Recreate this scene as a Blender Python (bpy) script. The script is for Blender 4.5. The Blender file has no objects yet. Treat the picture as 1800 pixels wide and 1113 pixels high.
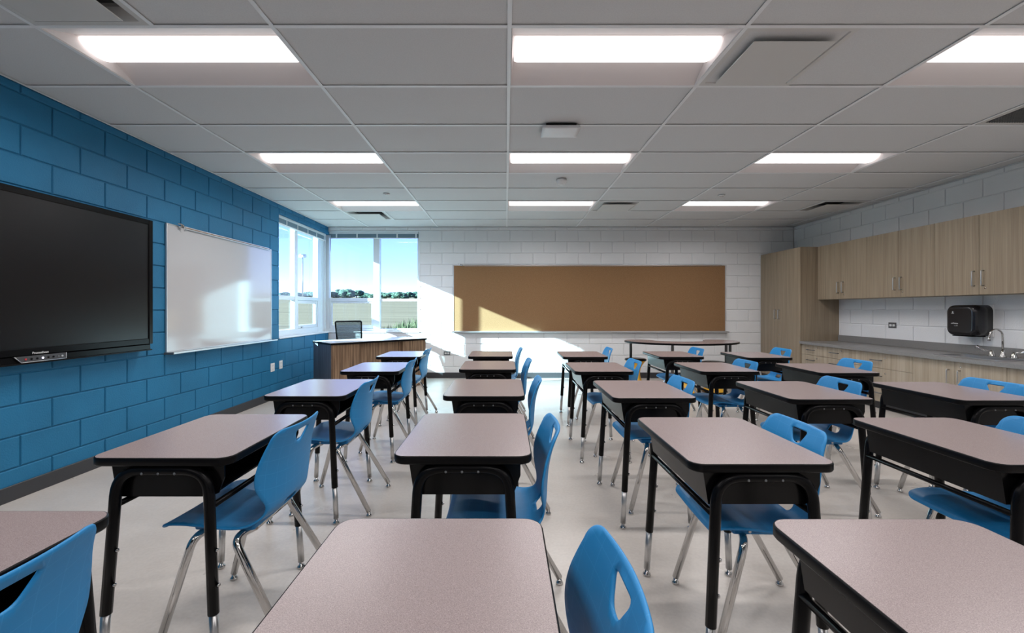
import bpy, bmesh, math, random
from mathutils import Vector, Matrix, noise
from mathutils.geometry import delaunay_2d_cdt

random.seed(7)
scene = bpy.context.scene
COL = scene.collection
PI = math.pi

# ------------------------------------------------------------------ camera, world, sun, exposure
F = 775.0                                   # focal length in pixels of the 1800 px wide frame
HC = 1.228                                  # camera height
cam_d = bpy.data.cameras.new('camera')
cam_d.sensor_width = 36.0
cam_d.lens = F * 36.0 / 1800.0
cam_d.shift_x = (900 - 889) / 1800.0
cam_d.shift_y = -(556.5 - 544) / 1800.0
cam_d.clip_start = 0.05
cam_d.clip_end = 2000
cam = bpy.data.objects.new('camera', cam_d)
cam.location = (0, 0, HC)
cam.rotation_euler = (PI / 2, 0, 0)
COL.objects.link(cam)
scene.camera = cam

world = bpy.data.worlds.new('sky')
scene.world = world
world.use_nodes = True
nt = world.node_tree
nt.nodes.clear()
wo = nt.nodes.new('ShaderNodeOutputWorld')
bg = nt.nodes.new('ShaderNodeBackground')
SUN_DIR = Vector((2.83, 1.0, -1.19)).normalized()       # the way the sunlight travels
sk_n = nt.nodes.new('ShaderNodeTexSky')
sk_n.sky_type = 'NISHITA'
sk_n.sun_disc = False
sk_n.sun_elevation = math.asin(-SUN_DIR.z)
sk_n.sun_rotation = math.atan2(-SUN_DIR.x, -SUN_DIR.y)
sk_n.air_density = 0.7; sk_n.dust_density = 0.1; sk_n.ozone_density = 4.0; sk_n.altitude = 300
tint = nt.nodes.new('ShaderNodeMix'); tint.data_type = 'RGBA'; tint.blend_type = 'MULTIPLY'; tint.inputs[0].default_value = 1
tint.inputs[7].default_value = (1.10, 1.04, 1.36, 1)
nt.links.new(sk_n.outputs[0], tint.inputs[6])
nt.links.new(tint.outputs[2], bg.inputs[0])
bg.inputs[1].default_value = 0.36
nt.links.new(bg.outputs[0], wo.inputs[0])

sun_d = bpy.data.lights.new('sun', 'SUN')
sun_d.energy = 56.0
sun_d.color = (0.60, 0.92, 1.0)
sun_d.angle = math.radians(0.6)
sun = bpy.data.objects.new('sun', sun_d)
sun.rotation_euler = SUN_DIR.to_track_quat('-Z', 'Y').to_euler()
sun.location = (-30, -10, 20)
COL.objects.link(sun)

LAMP_W = 10.6                               # watts of each ceiling lamp
LENS_E = 1.5                                # glow of its lens
LAMP_C = (1.0, 0.955, 0.945)

vs = scene.view_settings
vs.view_transform = 'Standard'
vs.look = 'None'
vs.gamma = 1.0
vs.exposure = 0.0
vs.use_curve_mapping = False

# ------------------------------------------------------------------ materials
def mat(name, color, rough=0.5, metal=0.0, spec=0.5, coat=0.0):
    m = bpy.data.materials.new(name)
    m.use_nodes = True
    b = m.node_tree.nodes['Principled BSDF']
    b.inputs['Base Color'].default_value = (*color, 1)
    b.inputs['Roughness'].default_value = rough
    b.inputs['Metallic'].default_value = metal
    b.inputs['Specular IOR Level'].default_value = spec
    b.inputs['Coat Weight'].default_value = coat
    return m

def N(m, t):
    return m.node_tree.nodes.new(t)

def L(m, a, b):
    m.node_tree.links.new(a, b)

def coords(m, scale=(1, 1, 1), kind='Object'):
    t = N(m, 'ShaderNodeTexCoord'); mp = N(m, 'ShaderNodeMapping')
    mp.inputs['Scale'].default_value = scale
    L(m, t.outputs[kind], mp.inputs[0])
    return mp.outputs[0]

def world_coords(m, scale=(1, 1, 1)):
    t = N(m, 'ShaderNodeNewGeometry'); mp = N(m, 'ShaderNodeMapping')
    mp.inputs['Scale'].default_value = scale
    L(m, t.outputs['Position'], mp.inputs[0])
    return mp.outputs[0]

def noisy(m, vec, scale, detail, cols, rough=0.55, dist=0.0):
    n = N(m, 'ShaderNodeTexNoise')
    n.inputs['Scale'].default_value = scale
    n.inputs['Detail'].default_value = detail
    n.inputs['Roughness'].default_value = rough
    n.inputs['Distortion'].default_value = dist
    L(m, vec, n.inputs['Vector'])
    r = N(m, 'ShaderNodeValToRGB')
    el = r.color_ramp.elements
    el[0].position, el[0].color = cols[0][0], (*cols[0][1], 1)
    el[1].position, el[1].color = cols[-1][0], (*cols[-1][1], 1)
    for p, c in cols[1:-1]:
        q = el.new(p); q.color = (*c, 1)
    L(m, n.outputs['Fac'], r.inputs[0])
    return n, r

def bump(m, height, strength, dist):
    b = N(m, 'ShaderNodeBump')
    b.inputs['Strength'].default_value = strength
    b.inputs['Distance'].default_value = dist
    L(m, height, b.inputs['Height'])
    L(m, b.outputs[0], m.node_tree.nodes['Principled BSDF'].inputs['Normal'])

def base(m, out):
    L(m, out, m.node_tree.nodes['Principled BSDF'].inputs['Base Color'])

M = {}
def block_mat(name, c, amt):
    m = mat(name, c, 0.55, 0, 0.25)
    v = world_coords(m)
    n, r = noisy(m, v, 3.0, 3, [(0.3, tuple(x * (1 - amt) for x in c)), (0.7, tuple(x * (1 + amt) for x in c))])
    base(m, r.outputs[0])
    n2 = N(m, 'ShaderNodeTexNoise'); n2.inputs['Scale'].default_value = 95; n2.inputs['Detail'].default_value = 5
    L(m, v, n2.inputs['Vector'])
    bump(m, n2.outputs['Fac'], 0.6, 0.004)
    return m
M['blue'] = block_mat('blue painted block', (0.016, 0.145, 0.285), 0.08)
M['white'] = block_mat('white painted block', (0.70, 0.71, 0.72), 0.02)

m = M['tile'] = mat('ceiling tile', (0.60, 0.60, 0.60), 0.9, 0, 0.1)
v = world_coords(m)
n, r = noisy(m, v, 160, 3, [(0.35, (0.57, 0.57, 0.57)), (0.62, (0.61, 0.61, 0.61))])
base(m, r.outputs[0]); bump(m, n.outputs['Fac'], 0.05, 0.001)
M['grid'] = mat('ceiling grid white enamel', (0.74, 0.75, 0.76), 0.45)

m = M['floor'] = mat('polished concrete', (0.45, 0.42, 0.39), 0.3, 0, 0.5)
v = world_coords(m, (1, 1.0, 1))
n, r = noisy(m, v, 1.3, 5, [(0.28, (0.43, 0.395, 0.36)), (0.50, (0.50, 0.465, 0.43)), (0.74, (0.57, 0.54, 0.505))], 0.62, 0.0)
n2, r2 = noisy(m, v, 60, 4, [(0.36, (0.93, 0.93, 0.93)), (0.62, (1.0, 1.0, 1.0))])
mx = N(m, 'ShaderNodeMix'); mx.data_type = 'RGBA'; mx.blend_type = 'MULTIPLY'; mx.inputs[0].default_value = 1
L(m, r.outputs[0], mx.inputs[6]); L(m, r2.outputs[0], mx.inputs[7]); base(m, mx.outputs[2])
n3, r3 = noisy(m, v, 4, 4, [(0.3, (0.27,) * 3), (0.7, (0.33,) * 3)])
L(m, r3.outputs[0], m.node_tree.nodes['Principled BSDF'].inputs['Roughness'])

m = M['laminate'] = mat('speckled pinkish grey laminate', (0.4, 0.32, 0.31), 0.27, 0, 0.5)
v = coords(m)
n, r = noisy(m, v, 560, 2, [(0.30, (0.17, 0.135, 0.135)), (0.45, (0.235, 0.19, 0.188)), (0.60, (0.27, 0.22, 0.22)), (0.72, (0.34, 0.29, 0.29))])
base(m, r.outputs[0])
M['black_metal'] = mat('black powder coated steel', (0.003, 0.003, 0.0035), 0.25, 0, 0.12)
M['black_plastic'] = mat('black plastic', (0.003, 0.003, 0.0035), 0.22, 0, 0.16)
M['box_black'] = mat('black book box plastic', (0.003, 0.003, 0.0035), 0.2, 0, 0.2)
M['edge'] = mat('black edge band', (0.003, 0.003, 0.0035), 0.35, 0, 0.12)
M['chrome'] = mat('chrome', (0.58, 0.57, 0.56), 0.09, 1.0)
M['steel'] = mat('brushed steel', (0.55, 0.55, 0.55), 0.3, 1.0)
M['alu'] = mat('satin aluminium', (0.62, 0.63, 0.64), 0.35, 0.85)

m = M['chair'] = mat('blue moulded plastic', (0.015, 0.195, 0.45), 0.42, 0, 0.3)
v = coords(m)
n2 = N(m, 'ShaderNodeTexNoise'); n2.inputs['Scale'].default_value = 700
L(m, v, n2.inputs['Vector'])
bump(m, n2.outputs['Fac'], 0.12, 0.001)
sep = N(m, 'ShaderNodeSeparateXYZ'); L(m, v, sep.inputs[0])
add = N(m, 'ShaderNodeMath'); L(m, sep.outputs[0], add.inputs[0]); L(m, sep.outputs[2], add.inputs[1])
cmb = N(m, 'ShaderNodeCombineXYZ'); L(m, add.outputs[0], cmb.inputs[0]); L(m, sep.outputs[1], cmb.inputs[1])
bk_ = N(m, 'ShaderNodeTexBrick'); bk_.offset = 0; bk_.inputs['Scale'].default_value = 1.0
bk_.inputs['Mortar Size'].default_value = 0.0013; bk_.inputs['Mortar Smooth'].default_value = 0.3
bk_.inputs['Brick Width'].default_value = 0.058; bk_.inputs['Row Height'].default_value = 0.058
bk_.inputs['Color1'].default_value = (0.015, 0.195, 0.45, 1); bk_.inputs['Color2'].default_value = (0.015, 0.195, 0.45, 1); bk_.inputs['Mortar'].default_value = (0.028, 0.225, 0.49, 1)
L(m, cmb.outputs[0], bk_.inputs['Vector']); base(m, bk_.outputs['Color'])

def wood(name, cols, sc, rough=0.45):
    m = mat(name, cols[1], rough, 0, 0.35)
    v = world_coords(m, (sc, sc, sc * 0.028))
    n, r = noisy(m, v, 1.0, 4, [(0.30, cols[0]), (0.50, cols[1]), (0.70, cols[2])], 0.6, 0.25)
    v2 = world_coords(m, (sc * 7, sc * 7, sc * 0.10))
    n2, r2 = noisy(m, v2, 1.0, 3, [(0.3, (0.80,) * 3), (0.65, (1.0,) * 3)])
    mx = N(m, 'ShaderNodeMix'); mx.data_type = 'RGBA'; mx.blend_type = 'MULTIPLY'; mx.inputs[0].default_value = 1
    L(m, r.outputs[0], mx.inputs[6]); L(m, r2.outputs[0], mx.inputs[7]); base(m, mx.outputs[2])
    return m
M['wood'] = wood('pale brown oak laminate', [(0.245, 0.19, 0.13), (0.295, 0.235, 0.165), (0.345, 0.28, 0.20)], 22)
M['wood_bounce_lit'] = wood('oak laminate with painted bounce light', [(0.32, 0.265, 0.195), (0.385, 0.325, 0.245), (0.45, 0.385, 0.30)], 22)  # lighter copy of the oak: floor bounce light put into the colour
M['zebra'] = wood('dark striped zebrano laminate', [(0.075, 0.045, 0.027), (0.20, 0.125, 0.075), (0.36, 0.24, 0.15)], 60)
M['zebra_reflect'] = wood('striped laminate with painted grey blue reflection', [(0.04, 0.05, 0.065), (0.085, 0.10, 0.125), (0.15, 0.17, 0.20)], 60)  # desk laminate recoloured: grey-blue reflection put into the colour
M['gap_shade'] = mat('cabinet reveal shadow brown', (0.07, 0.055, 0.04), 0.6)  # shade in the gaps between cabinet fronts, painted as brown
m = M['counter'] = mat('grey solid worktop', (0.20, 0.195, 0.19), 0.35)
v = world_coords(m)
n, r = noisy(m, v, 260, 2, [(0.35, (0.16, 0.157, 0.153)), (0.65, (0.235, 0.23, 0.225))]); base(m, r.outputs[0])
M['desk_top_pale'] = mat('pale grey desk laminate', (0.50, 0.53, 0.54), 0.25)
m = M['cork'] = mat('cork sheet', (0.24, 0.135, 0.062), 0.85, 0, 0.2)
v = world_coords(m)
n, r = noisy(m, v, 130, 4, [(0.30, (0.175, 0.092, 0.042)), (0.50, (0.245, 0.138, 0.066)), (0.72, (0.30, 0.18, 0.09))]); base(m, r.outputs[0])
M['whiteboard'] = mat('white enamel board', (0.46, 0.46, 0.47), 0.10, 0, 0.7)
M['screen'] = mat('black display glass', (0.004, 0.004, 0.005), 0.25, 0, 0.42)
M['rubber'] = mat('charcoal rubber base', (0.030, 0.031, 0.035), 0.45)
M['frame_white'] = mat('white window enamel', (0.66, 0.70, 0.73), 0.35)
M['sill'] = mat('white sill stone', (0.70, 0.72, 0.74), 0.35)
M['blind'] = mat('grey blue blind slats', (0.22, 0.33, 0.42), 0.4)
M['tape'] = mat('white blind tape', (0.75, 0.78, 0.80), 0.6)
M['troffer'] = mat('white lamp pan enamel', (0.66, 0.61, 0.60), 0.5)
m = M['lens'] = mat('glowing lamp lens', (0.8, 0.8, 0.8), 0.5)
b_ = m.node_tree.nodes['Principled BSDF']
b_.inputs['Emission Color'].default_value = (*LAMP_C, 1); b_.inputs['Emission Strength'].default_value = LENS_E
M['diffuser'] = mat('off white diffuser enamel', (0.55, 0.54, 0.52), 0.45)
M['grille'] = mat('grey egg-crate', (0.17, 0.17, 0.165), 0.5)
M['dark_void'] = mat('dark duct', (0.012, 0.012, 0.013), 0.8)
M['white_plastic'] = mat('white plastic', (0.74, 0.75, 0.75), 0.4)
M['grey_plate'] = mat('grey steel cover plate', (0.16, 0.17, 0.18), 0.35, 0.6)
M['yellow'] = mat('yellow plastic', (0.80, 0.45, 0.045), 0.35)
M['dispenser'] = mat('glossy black plastic', (0.010, 0.010, 0.012), 0.22)
M['print_white'] = mat('white print', (0.75, 0.75, 0.75), 0.5)
M['red'] = mat('red button', (0.45, 0.02, 0.03), 0.4)
M['panel_grey'] = mat('grey control panel', (0.05, 0.05, 0.055), 0.35)
m = M['led'] = mat('white led', (0.8, 0.8, 0.9), 0.4)
m.node_tree.nodes['Principled BSDF'].inputs['Emission Color'].default_value = (0.75, 0.75, 1, 1)
m.node_tree.nodes['Principled BSDF'].inputs['Emission Strength'].default_value = 1.5
m = M['leaf'] = mat('tree foliage', (0.10, 0.20, 0.16), 0.9, 0, 0.1)
v = world_coords(m)
n, r = noisy(m, v, 0.55, 5, [(0.35, (0.032, 0.058, 0.045)), (0.65, (0.075, 0.11, 0.075))]); base(m, r.outputs[0])
M['bark'] = mat('bark', (0.10, 0.08, 0.06), 0.9)
m = M['field'] = mat('dry straw field', (0.5, 0.47, 0.38), 0.95, 0, 0.05)
v = world_coords(m, (0.05, 0.6, 0.2))
n, r = noisy(m, v, 1.2, 5, [(0.32, (0.100, 0.072, 0.050)), (0.5, (0.135, 0.098, 0.068)), (0.7, (0.160, 0.118, 0.083))]); base(m, r.outputs[0])
m = M['weed'] = mat('tall green weeds', (0.25, 0.34, 0.16), 0.9, 0, 0.1)
v = world_coords(m)
n, r = noisy(m, v, 1.4, 4, [(0.35, (0.055, 0.065, 0.032)), (0.65, (0.13, 0.135, 0.07))]); base(m, r.outputs[0])
m = M['glass'] = bpy.data.materials.new('window glass')
m.use_nodes = True
nn = m.node_tree.nodes; nn.clear()
o_ = nn.new('ShaderNodeOutputMaterial'); tr = nn.new('ShaderNodeBsdfTransparent'); gl = nn.new('ShaderNodeBsdfGlossy')
fr = nn.new('ShaderNodeLayerWeight'); pw = nn.new('ShaderNodeMath'); pw.operation = 'POWER'; pw.inputs[1].default_value = 5.0
ma = nn.new('ShaderNodeMath'); ma.operation = 'MULTIPLY_ADD'; ma.inputs[1].default_value = 0.9; ma.inputs[2].default_value = 0.03
L(m, fr.outputs['Facing'], pw.inputs[0]); L(m, pw.outputs[0], ma.inputs[0]); mxs = nn.new('ShaderNodeMixShader')
tr.inputs[0].default_value = (0.965, 0.99, 1.0, 1); gl.inputs['Roughness'].default_value = 0.01; fr.inputs[0].default_value = 0.5
L(m, ma.outputs[0], mxs.inputs[0]); L(m, tr.outputs[0], mxs.inputs[1]); L(m, gl.outputs[0], mxs.inputs[2]); L(m, mxs.outputs[0], o_.inputs[0])
m = M['mesh_fabric'] = bpy.data.materials.new('grey mesh fabric')
m.use_nodes = True
nn = m.node_tree.nodes
mxs = nn.new('ShaderNodeMixShader'); tr = nn.new('ShaderNodeBsdfTransparent')
pb = nn['Principled BSDF']; pb.inputs['Base Color'].default_value = (0.06, 0.09, 0.11, 1); pb.inputs['Roughness'].default_value = 0.8
v = coords(m, (1, 1, 1))
wv = nn.new('ShaderNodeTexWave'); wv.bands_direction = 'Z'; wv.inputs['Scale'].default_value = 14; L(m, v, wv.inputs['Vector'])
rr = nn.new('ShaderNodeValToRGB'); rr.color_ramp.elements[0].color = (0.45,) * 3 + (1,); rr.color_ramp.elements[1].color = (0.75,) * 3 + (1,)
L(m, wv.outputs['Fac'], rr.inputs[0]); L(m, rr.outputs[0], mxs.inputs[0])
L(m, tr.outputs[0], mxs.inputs[1]); L(m, pb.outputs[0], mxs.inputs[2])
L(m, mxs.outputs[0], nn['Material Output'].inputs[0])

# ------------------------------------------------------------------ helpers
def new_bm():
    return bmesh.new()

def box(bm, x0, x1, y0, y1, z0, z1, bev=0.0, seg=1):
    vs_ = [bm.verts.new(p) for p in ((x0, y0, z0), (x1, y0, z0), (x1, y1, z0), (x0, y1, z0),
                                     (x0, y0, z1), (x1, y0, z1), (x1, y1, z1), (x0, y1, z1))]
    fs = [bm.faces.new([vs_[i] for i in f]) for f in ((3, 2, 1, 0), (4, 5, 6, 7), (0, 1, 5, 4), (1, 2, 6, 5), (2, 3, 7, 6), (3, 0, 4, 7))]
    if bev > 0:
        es = list({ed for f in fs for ed in f.edges})
        bmesh.ops.bevel(bm, geom=es, offset=bev, segments=seg, affect='EDGES', profile=0.5)

def fillet(pts, r, n=6):
    pts = [Vector(p) for p in pts]
    out = [pts[0]]
    for i in range(1, len(pts) - 1):
        a, b, c = pts[i - 1], pts[i], pts[i + 1]
        d1, d2 = (a - b), (c - b)
        l = min(r, d1.length * 0.49, d2.length * 0.49)
        p0, p2 = b + d1.normalized() * l, b + d2.normalized() * l
        for k in range(n + 1):
            t = k / n
            out.append(p0 * (1 - t) ** 2 + b * 2 * t * (1 - t) + p2 * t * t)
    out.append(pts[-1])
    return out

def sweep(bm, path, rad, seg=10, cap=True):
    path = [Vector(p) for p in path]
    n = len(path)
    rads = rad if isinstance(rad, (list, tuple)) else [rad] * n
    t = (path[1] - path[0]).normalized()
    up = Vector((0, 0, 1)) if abs(t.z) < 0.9 else Vector((1, 0, 0))
    nrm = t.cross(up).normalized()
    rings = []
    for i, p in enumerate(path):
        if i == 0: t2 = path[1] - path[0]
        elif i == n - 1: t2 = path[-1] - path[-2]
        else: t2 = (path[i + 1] - path[i]).normalized() + (path[i] - path[i - 1]).normalized()
        t2.normalize()
        nrm = (nrm - t2 * nrm.dot(t2)).normalized()
        bn = t2.cross(nrm)
        rings.append([bm.verts.new(p + (nrm * math.cos(a) + bn * math.sin(a)) * rads[i])
                      for a in (2 * PI * k / seg for k in range(seg))])
    for a, b in zip(rings, rings[1:]):
        for k in range(seg):
            f = bm.faces.new((a[k], a[(k + 1) % seg], b[(k + 1) % seg], b[k])); f.smooth = True
    if cap:
        bm.faces.new(list(reversed(rings[0]))); bm.faces.new(rings[-1])

def lathe(bm, prof, cx=0, cy=0, seg=16, axis='z', smooth=True):
    rings = []
    for r, z in prof:
        ring = []
        for k in range(seg):
            a = 2 * PI * k / seg
            p = (r * math.cos(a), r * math.sin(a), z)
            if axis == 'x': p = (p[2], p[0], p[1])
            elif axis == 'y': p = (p[1], p[2], p[0])
            ring.append(bm.verts.new((p[0] + cx, p[1] + cy, p[2]) if axis == 'z' else p))
        rings.append(ring)
    for a, b in zip(rings, rings[1:]):
        for k in range(seg):
            f = bm.faces.new((a[k], a[(k + 1) % seg], b[(k + 1) % seg], b[k])); f.smooth = smooth
    bm.faces.new(list(reversed(rings[0]))); bm.faces.new(rings[-1])

def prism(bm, poly, z0, z1, bev=0.0, seg=2):
    a = [bm.verts.new((x, y, z0)) for x, y in poly]
    b = [bm.verts.new((x, y, z1)) for x, y in poly]
    n = len(poly)
    f0 = bm.faces.new(list(reversed(a))); f1 = bm.faces.new(b)
    for i in range(n):
        f = bm.faces.new((a[i], a[(i + 1) % n], b[(i + 1) % n], b[i])); f.smooth = True
    if bev:
        bmesh.ops.bevel(bm, geom=list(f0.edges) + list(f1.edges), offset=bev, segments=seg, affect='EDGES')

def rrect(x0, x1, y0, y1, r, n=5):
    out = []
    for cx, cy, a0 in ((x1 - r, y0 + r, -PI / 2), (x1 - r, y1 - r, 0), (x0 + r, y1 - r, PI / 2), (x0 + r, y0 + r, PI)):
        for k in range(n + 1):
            a = a0 + PI / 2 * k / n
            out.append((cx + r * math.cos(a), cy + r * math.sin(a)))
    return out

def ring_prism(bm, outer, inner, z0, z1):
    n = len(outer)
    o0 = [bm.verts.new((x, y, z0)) for x, y in outer]; o1 = [bm.verts.new((x, y, z1)) for x, y in outer]
    i0 = [bm.verts.new((x, y, z0)) for x, y in inner]; i1 = [bm.verts.new((x, y, z1)) for x, y in inner]
    for k in range(n):
        j = (k + 1) % n
        bm.faces.new((o0[k], o0[j], o1[j], o1[k])); bm.faces.new((i0[j], i0[k], i1[k], i1[j]))
        bm.faces.new((o1[k], o1[j], i1[j], i1[k])); bm.faces.new((o0[j], o0[k], i0[k], i0[j]))

def xform(bm, mtx):
    bmesh.ops.transform(bm, matrix=mtx, verts=bm.verts)

def obj(name, bm, m, parent=None, loc=None, normals=True):
    me = bpy.data.meshes.new(name)
    if normals: bmesh.ops.recalc_face_normals(bm, faces=bm.faces)
    bm.to_mesh(me); bm.free()
    me.materials.append(M[m] if isinstance(m, str) else m)
    o = bpy.data.objects.new(name, me)
    COL.objects.link(o)
    if parent is not None: o.parent = parent
    if loc is not None: o.location = loc
    return o

def inst(src, name, parent=None, loc=None, rot=None):
    o = bpy.data.objects.new(name, src.data)
    COL.objects.link(o)
    if parent is not None: o.parent = parent
    if loc is not None: o.location = loc
    if rot is not None: o.rotation_euler = rot
    return o

def tag(o, label=None, cat=None, group=None, kind=None):
    if label: o['label'] = label
    if cat: o['category'] = cat
    if group: o['group'] = group
    if kind: o['kind'] = kind
    return o

def thing(name, label, cat, loc=(0, 0, 0), rotz=0.0, group=None):
    o = bpy.data.objects.new(name, None)
    o.empty_display_size = 0.1
    COL.objects.link(o)
    o.location = loc; o.rotation_euler = (0, 0, rotz)
    return tag(o, label, cat, group)

def copy_tree(o, parent=None):
    c = o.copy(); COL.objects.link(c)
    if parent is not None: c.parent = parent
    for ch in list(o.children): copy_tree(ch, c)
    return c

def text_mesh(name, body, size, mtx, m, parent, extrude=0.0004):
    cu = bpy.data.curves.new(name, 'FONT')
    cu.body = body; cu.size = size; cu.extrude = extrude; cu.align_x = 'CENTER'; cu.align_y = 'CENTER'; cu.resolution_u = 3
    t = bpy.data.objects.new(name, cu); COL.objects.link(t)
    dg = bpy.context.evaluated_depsgraph_get()
    me = bpy.data.meshes.new_from_object(t.evaluated_get(dg))
    bpy.data.objects.remove(t); bpy.data.curves.remove(cu)
    me.transform(mtx); me.materials.clear(); me.materials.append(M[m])
    o = bpy.data.objects.new(name, me); COL.objects.link(o); o.parent = parent
    return o

# ------------------------------------------------------------------ room dimensions
XL, XR, YF, YB, ZC = -3.17, 5.15, 7.884, -3.2, 2.70
T = 0.22
WY0 = 6.17                                   # near jamb of the left window
WX1 = -1.549                                 # right jamb of the far window
SILL, HL, HF = 0.8128, 2.575, 2.630
FRX, FRY = -3.29, 8.0                        # inner faces of the window frames
CB, BW = 0.2032, 0.4064                      # block course height and block length
JR = 0.009                                   # joint recess

def struct(name, bm, m):
    return tag(obj(name, bm, m), kind='structure')

bm = new_bm(); box(bm, XL - T, XR + T, YB - 0.2, YF + T, -0.25, 0.0)
floor = struct('floor', bm, 'floor')
tag(floor, 'polished mottled beige-grey concrete classroom floor')

bm = new_bm()
box(bm, XL - T, XL - JR, YB, WY0, 0, ZC + .2)
box(bm, XL - T, XL - JR, WY0, YF + JR, 0, SILL)
box(bm, XL - T, XL - JR, WY0, YF + T, HL, ZC + .2)
wall_left = struct('wall_left', bm, 'blue'); tag(wall_left, 'blue painted block wall carrying the display and whiteboard')
bm = new_bm()
box(bm, WX1, XR + T, YF + JR, YF + T, 0, ZC + .2)
box(bm, XL - T, WX1, YF + JR, YF + T, 0, SILL)
box(bm, XL - JR, WX1, YF + JR, YF + T, HF, ZC + .2)
wall_far = struct('wall_far', bm, 'white'); tag(wall_far, 'white painted block wall behind the corkboard')
bm = new_bm(); box(bm, XR + JR, XR + T, YB, YF + JR, 0, ZC + .2)
wall_right = struct('wall_right', bm, 'white'); tag(wall_right, 'white painted block wall behind the wooden cabinets')
bm = new_bm(); box(bm, XL - T, XR + T, YB - 0.2, YB, 0, ZC + .2)
wall_near = struct('wall_near', bm, 'white'); tag(wall_near, 'white wall behind the camera')

# blocks: local mesh with its face towards -y, width along x
_bcache = {}
def block_mesh(w, h, m):
    k = (round(w, 4), round(h, 4), m)
    if k in _bcache: return _bcache[k]
    g, bv, dp = 0.0042, 0.0045, 0.018
    x0, x1, z0, z1 = g, w - g, g, h - g
    bm = new_bm()
    a = [bm.verts.new(p) for p in ((x0, dp, z0), (x1, dp, z0), (x1, dp, z1), (x0, dp, z1))]
    c = [bm.verts.new(p) for p in ((x0, bv, z0), (x1, bv, z0), (x1, bv, z1), (x0, bv, z1))]
    d = [bm.verts.new(p) for p in ((x0 + bv, 0, z0 + bv), (x1 - bv, 0, z0 + bv), (x1 - bv, 0, z1 - bv), (x0 + bv, 0, z1 - bv))]
    for p, q in ((a, c), (c, d)):
        for i in range(4):
            bm.faces.new((p[i], p[(i + 1) % 4], q[(i + 1) % 4], q[i]))
    bm.faces.new(d)
    bmesh.ops.recalc_face_normals(bm, faces=bm.faces)
    me = bpy.data.meshes.new('block'); bm.to_mesh(me); bm.free(); me.materials.append(M[m])
    _bcache[k] = me
    return me

def lay_blocks(parent, m, s0, s1, j_odd, j_even, place, hole=None, rows=range(14), skip=None):
    for k in rows:
        z0, z1 = k * CB, min((k + 1) * CB, ZC)
        j = j_odd if k % 2 else j_even
        n0 = math.floor((s0 - j) / BW)
        for i in range(n0, n0 + 60):
            a, b = max(s0, j + i * BW), min(s1, j + (i + 1) * BW)
            if b - a < 0.02: continue
            if skip and skip((a + b) / 2, k): continue
            pieces = [(a, b, z0, z1)]
            if hole:
                ha, hb, hz0, hz1 = hole
                if b > ha and a < hb and z1 > hz0 + .001 and z0 < hz1 - .001:
                    pieces = []
                    if a < ha: pieces.append((a, ha, z0, z1))
                    if b > hb: pieces.append((hb, b, z0, z1))
                    if z1 > hz1: pieces.append((max(a, ha), min(b, hb), max(z0, hz1), z1))
            for pa, pb, pz0, pz1 in pieces:
                if pb - pa < 0.03 or pz1 - pz0 < 0.02: continue
                o = bpy.data.objects.new('block', block_mesh(pb - pa, pz1 - pz0, m))
                COL.objects.link(o); o.parent = parent
                place(o, pa, pb, pz0)

def pl_far(o, a, b, z): o.location = (a, YF, z)
def pl_left(o, a, b, z): o.location = (XL, a, z); o.rotation_euler = (0, 0, PI / 2)
def pl_right(o, a, b, z): o.location = (XR, b, z); o.rotation_euler = (0, 0, -PI / 2)
lay_blocks(wall_far, 'white', XL, XR, -1.346, -1.143, pl_far, (XL - 1, WX1, SILL, HF))
lay_blocks(wall_left, 'blue', 0.0, YF, 4.10, 4.303, pl_left, (WY0, YF + 1, SILL, HL))
lay_blocks(wall_right, 'white', 0.4, YF, 4.15, 4.353, pl_right, None, range(14), lambda y, k: y > 2.85 and k not in (4, 5, 6, 10, 11, 12, 13))

# baseboards
bm = new_bm(); box(bm, XL, XL + 0.012, YB, YF, 0, 0.10, 0.003)
struct('baseboard_left', bm, 'rubber')
bm = new_bm(); box(bm, XL + 0.013, 4.54, YF - 0.012, YF, 0, 0.10, 0.003)
struct('baseboard_far', bm, 'rubber')

# ------------------------------------------------------------------ ceiling
GX = [XL] + [0.02 + 1.235 * k for k in range(-2, 5)] + [XR]
GY = [2.295 + 0.6165 * k for k in range(-8, 9)] + [YF]
bm = new_bm(); box(bm, XL - T, XR + T, YB - .2, YF + T, ZC + 0.20, ZC + 0.30)
ceiling = struct('ceiling', bm, 'tile'); tag(ceiling, 'suspended ceiling of pale grey acoustic tiles')
LIGHT_X = (-2.45, 0.02, 2.49)
LIGHT_Y = [2.295 + 1.8495 * k for k in (-2, -1, 0, 1, 2)]
cells = set()
for x in LIGHT_X:
    for y in LIGHT_Y: cells.add((round(x, 2), round(y, 2)))
HALF = {}                                    # half-tile fittings: key cell -> side of the fitting
def cell(x, y): return (round(x, 2), round(y, 2))
HALF[cell(1.255, 2.295)] = 'l'
HALF[cell(-2.45, 1.6785)] = 'l'
HALF[cell(1.255, 5.994)] = 'l'
HALF[cell(3.725, 5.994)] = 'r'
HALF[cell(-2.45, 6.6105)] = 'l'
HALF[cell(3.725, 2.9115)] = 'l'
_tiles = {}
def tile(x0, x1, y0, y1):
    w, h = x1 - x0, y1 - y0
    k = (round(w, 3), round(h, 3))
    if k not in _tiles:
        bm = new_bm(); box(bm, 0.005, w - 0.005, 0.005, h - 0.005, 0.007, 0.022)
        bmesh.ops.recalc_face_normals(bm, faces=bm.faces)
        me = bpy.data.meshes.new('ceiling_tile'); bm.to_mesh(me); bm.free(); me.materials.append(M['tile'])
        _tiles[k] = me
    o = bpy.data.objects.new('ceiling_tile', _tiles[k]); COL.objects.link(o)
    o.parent = ceiling; o.location = (x0, y0, ZC + random.uniform(-.0005, .0005))
fittings = []
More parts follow.
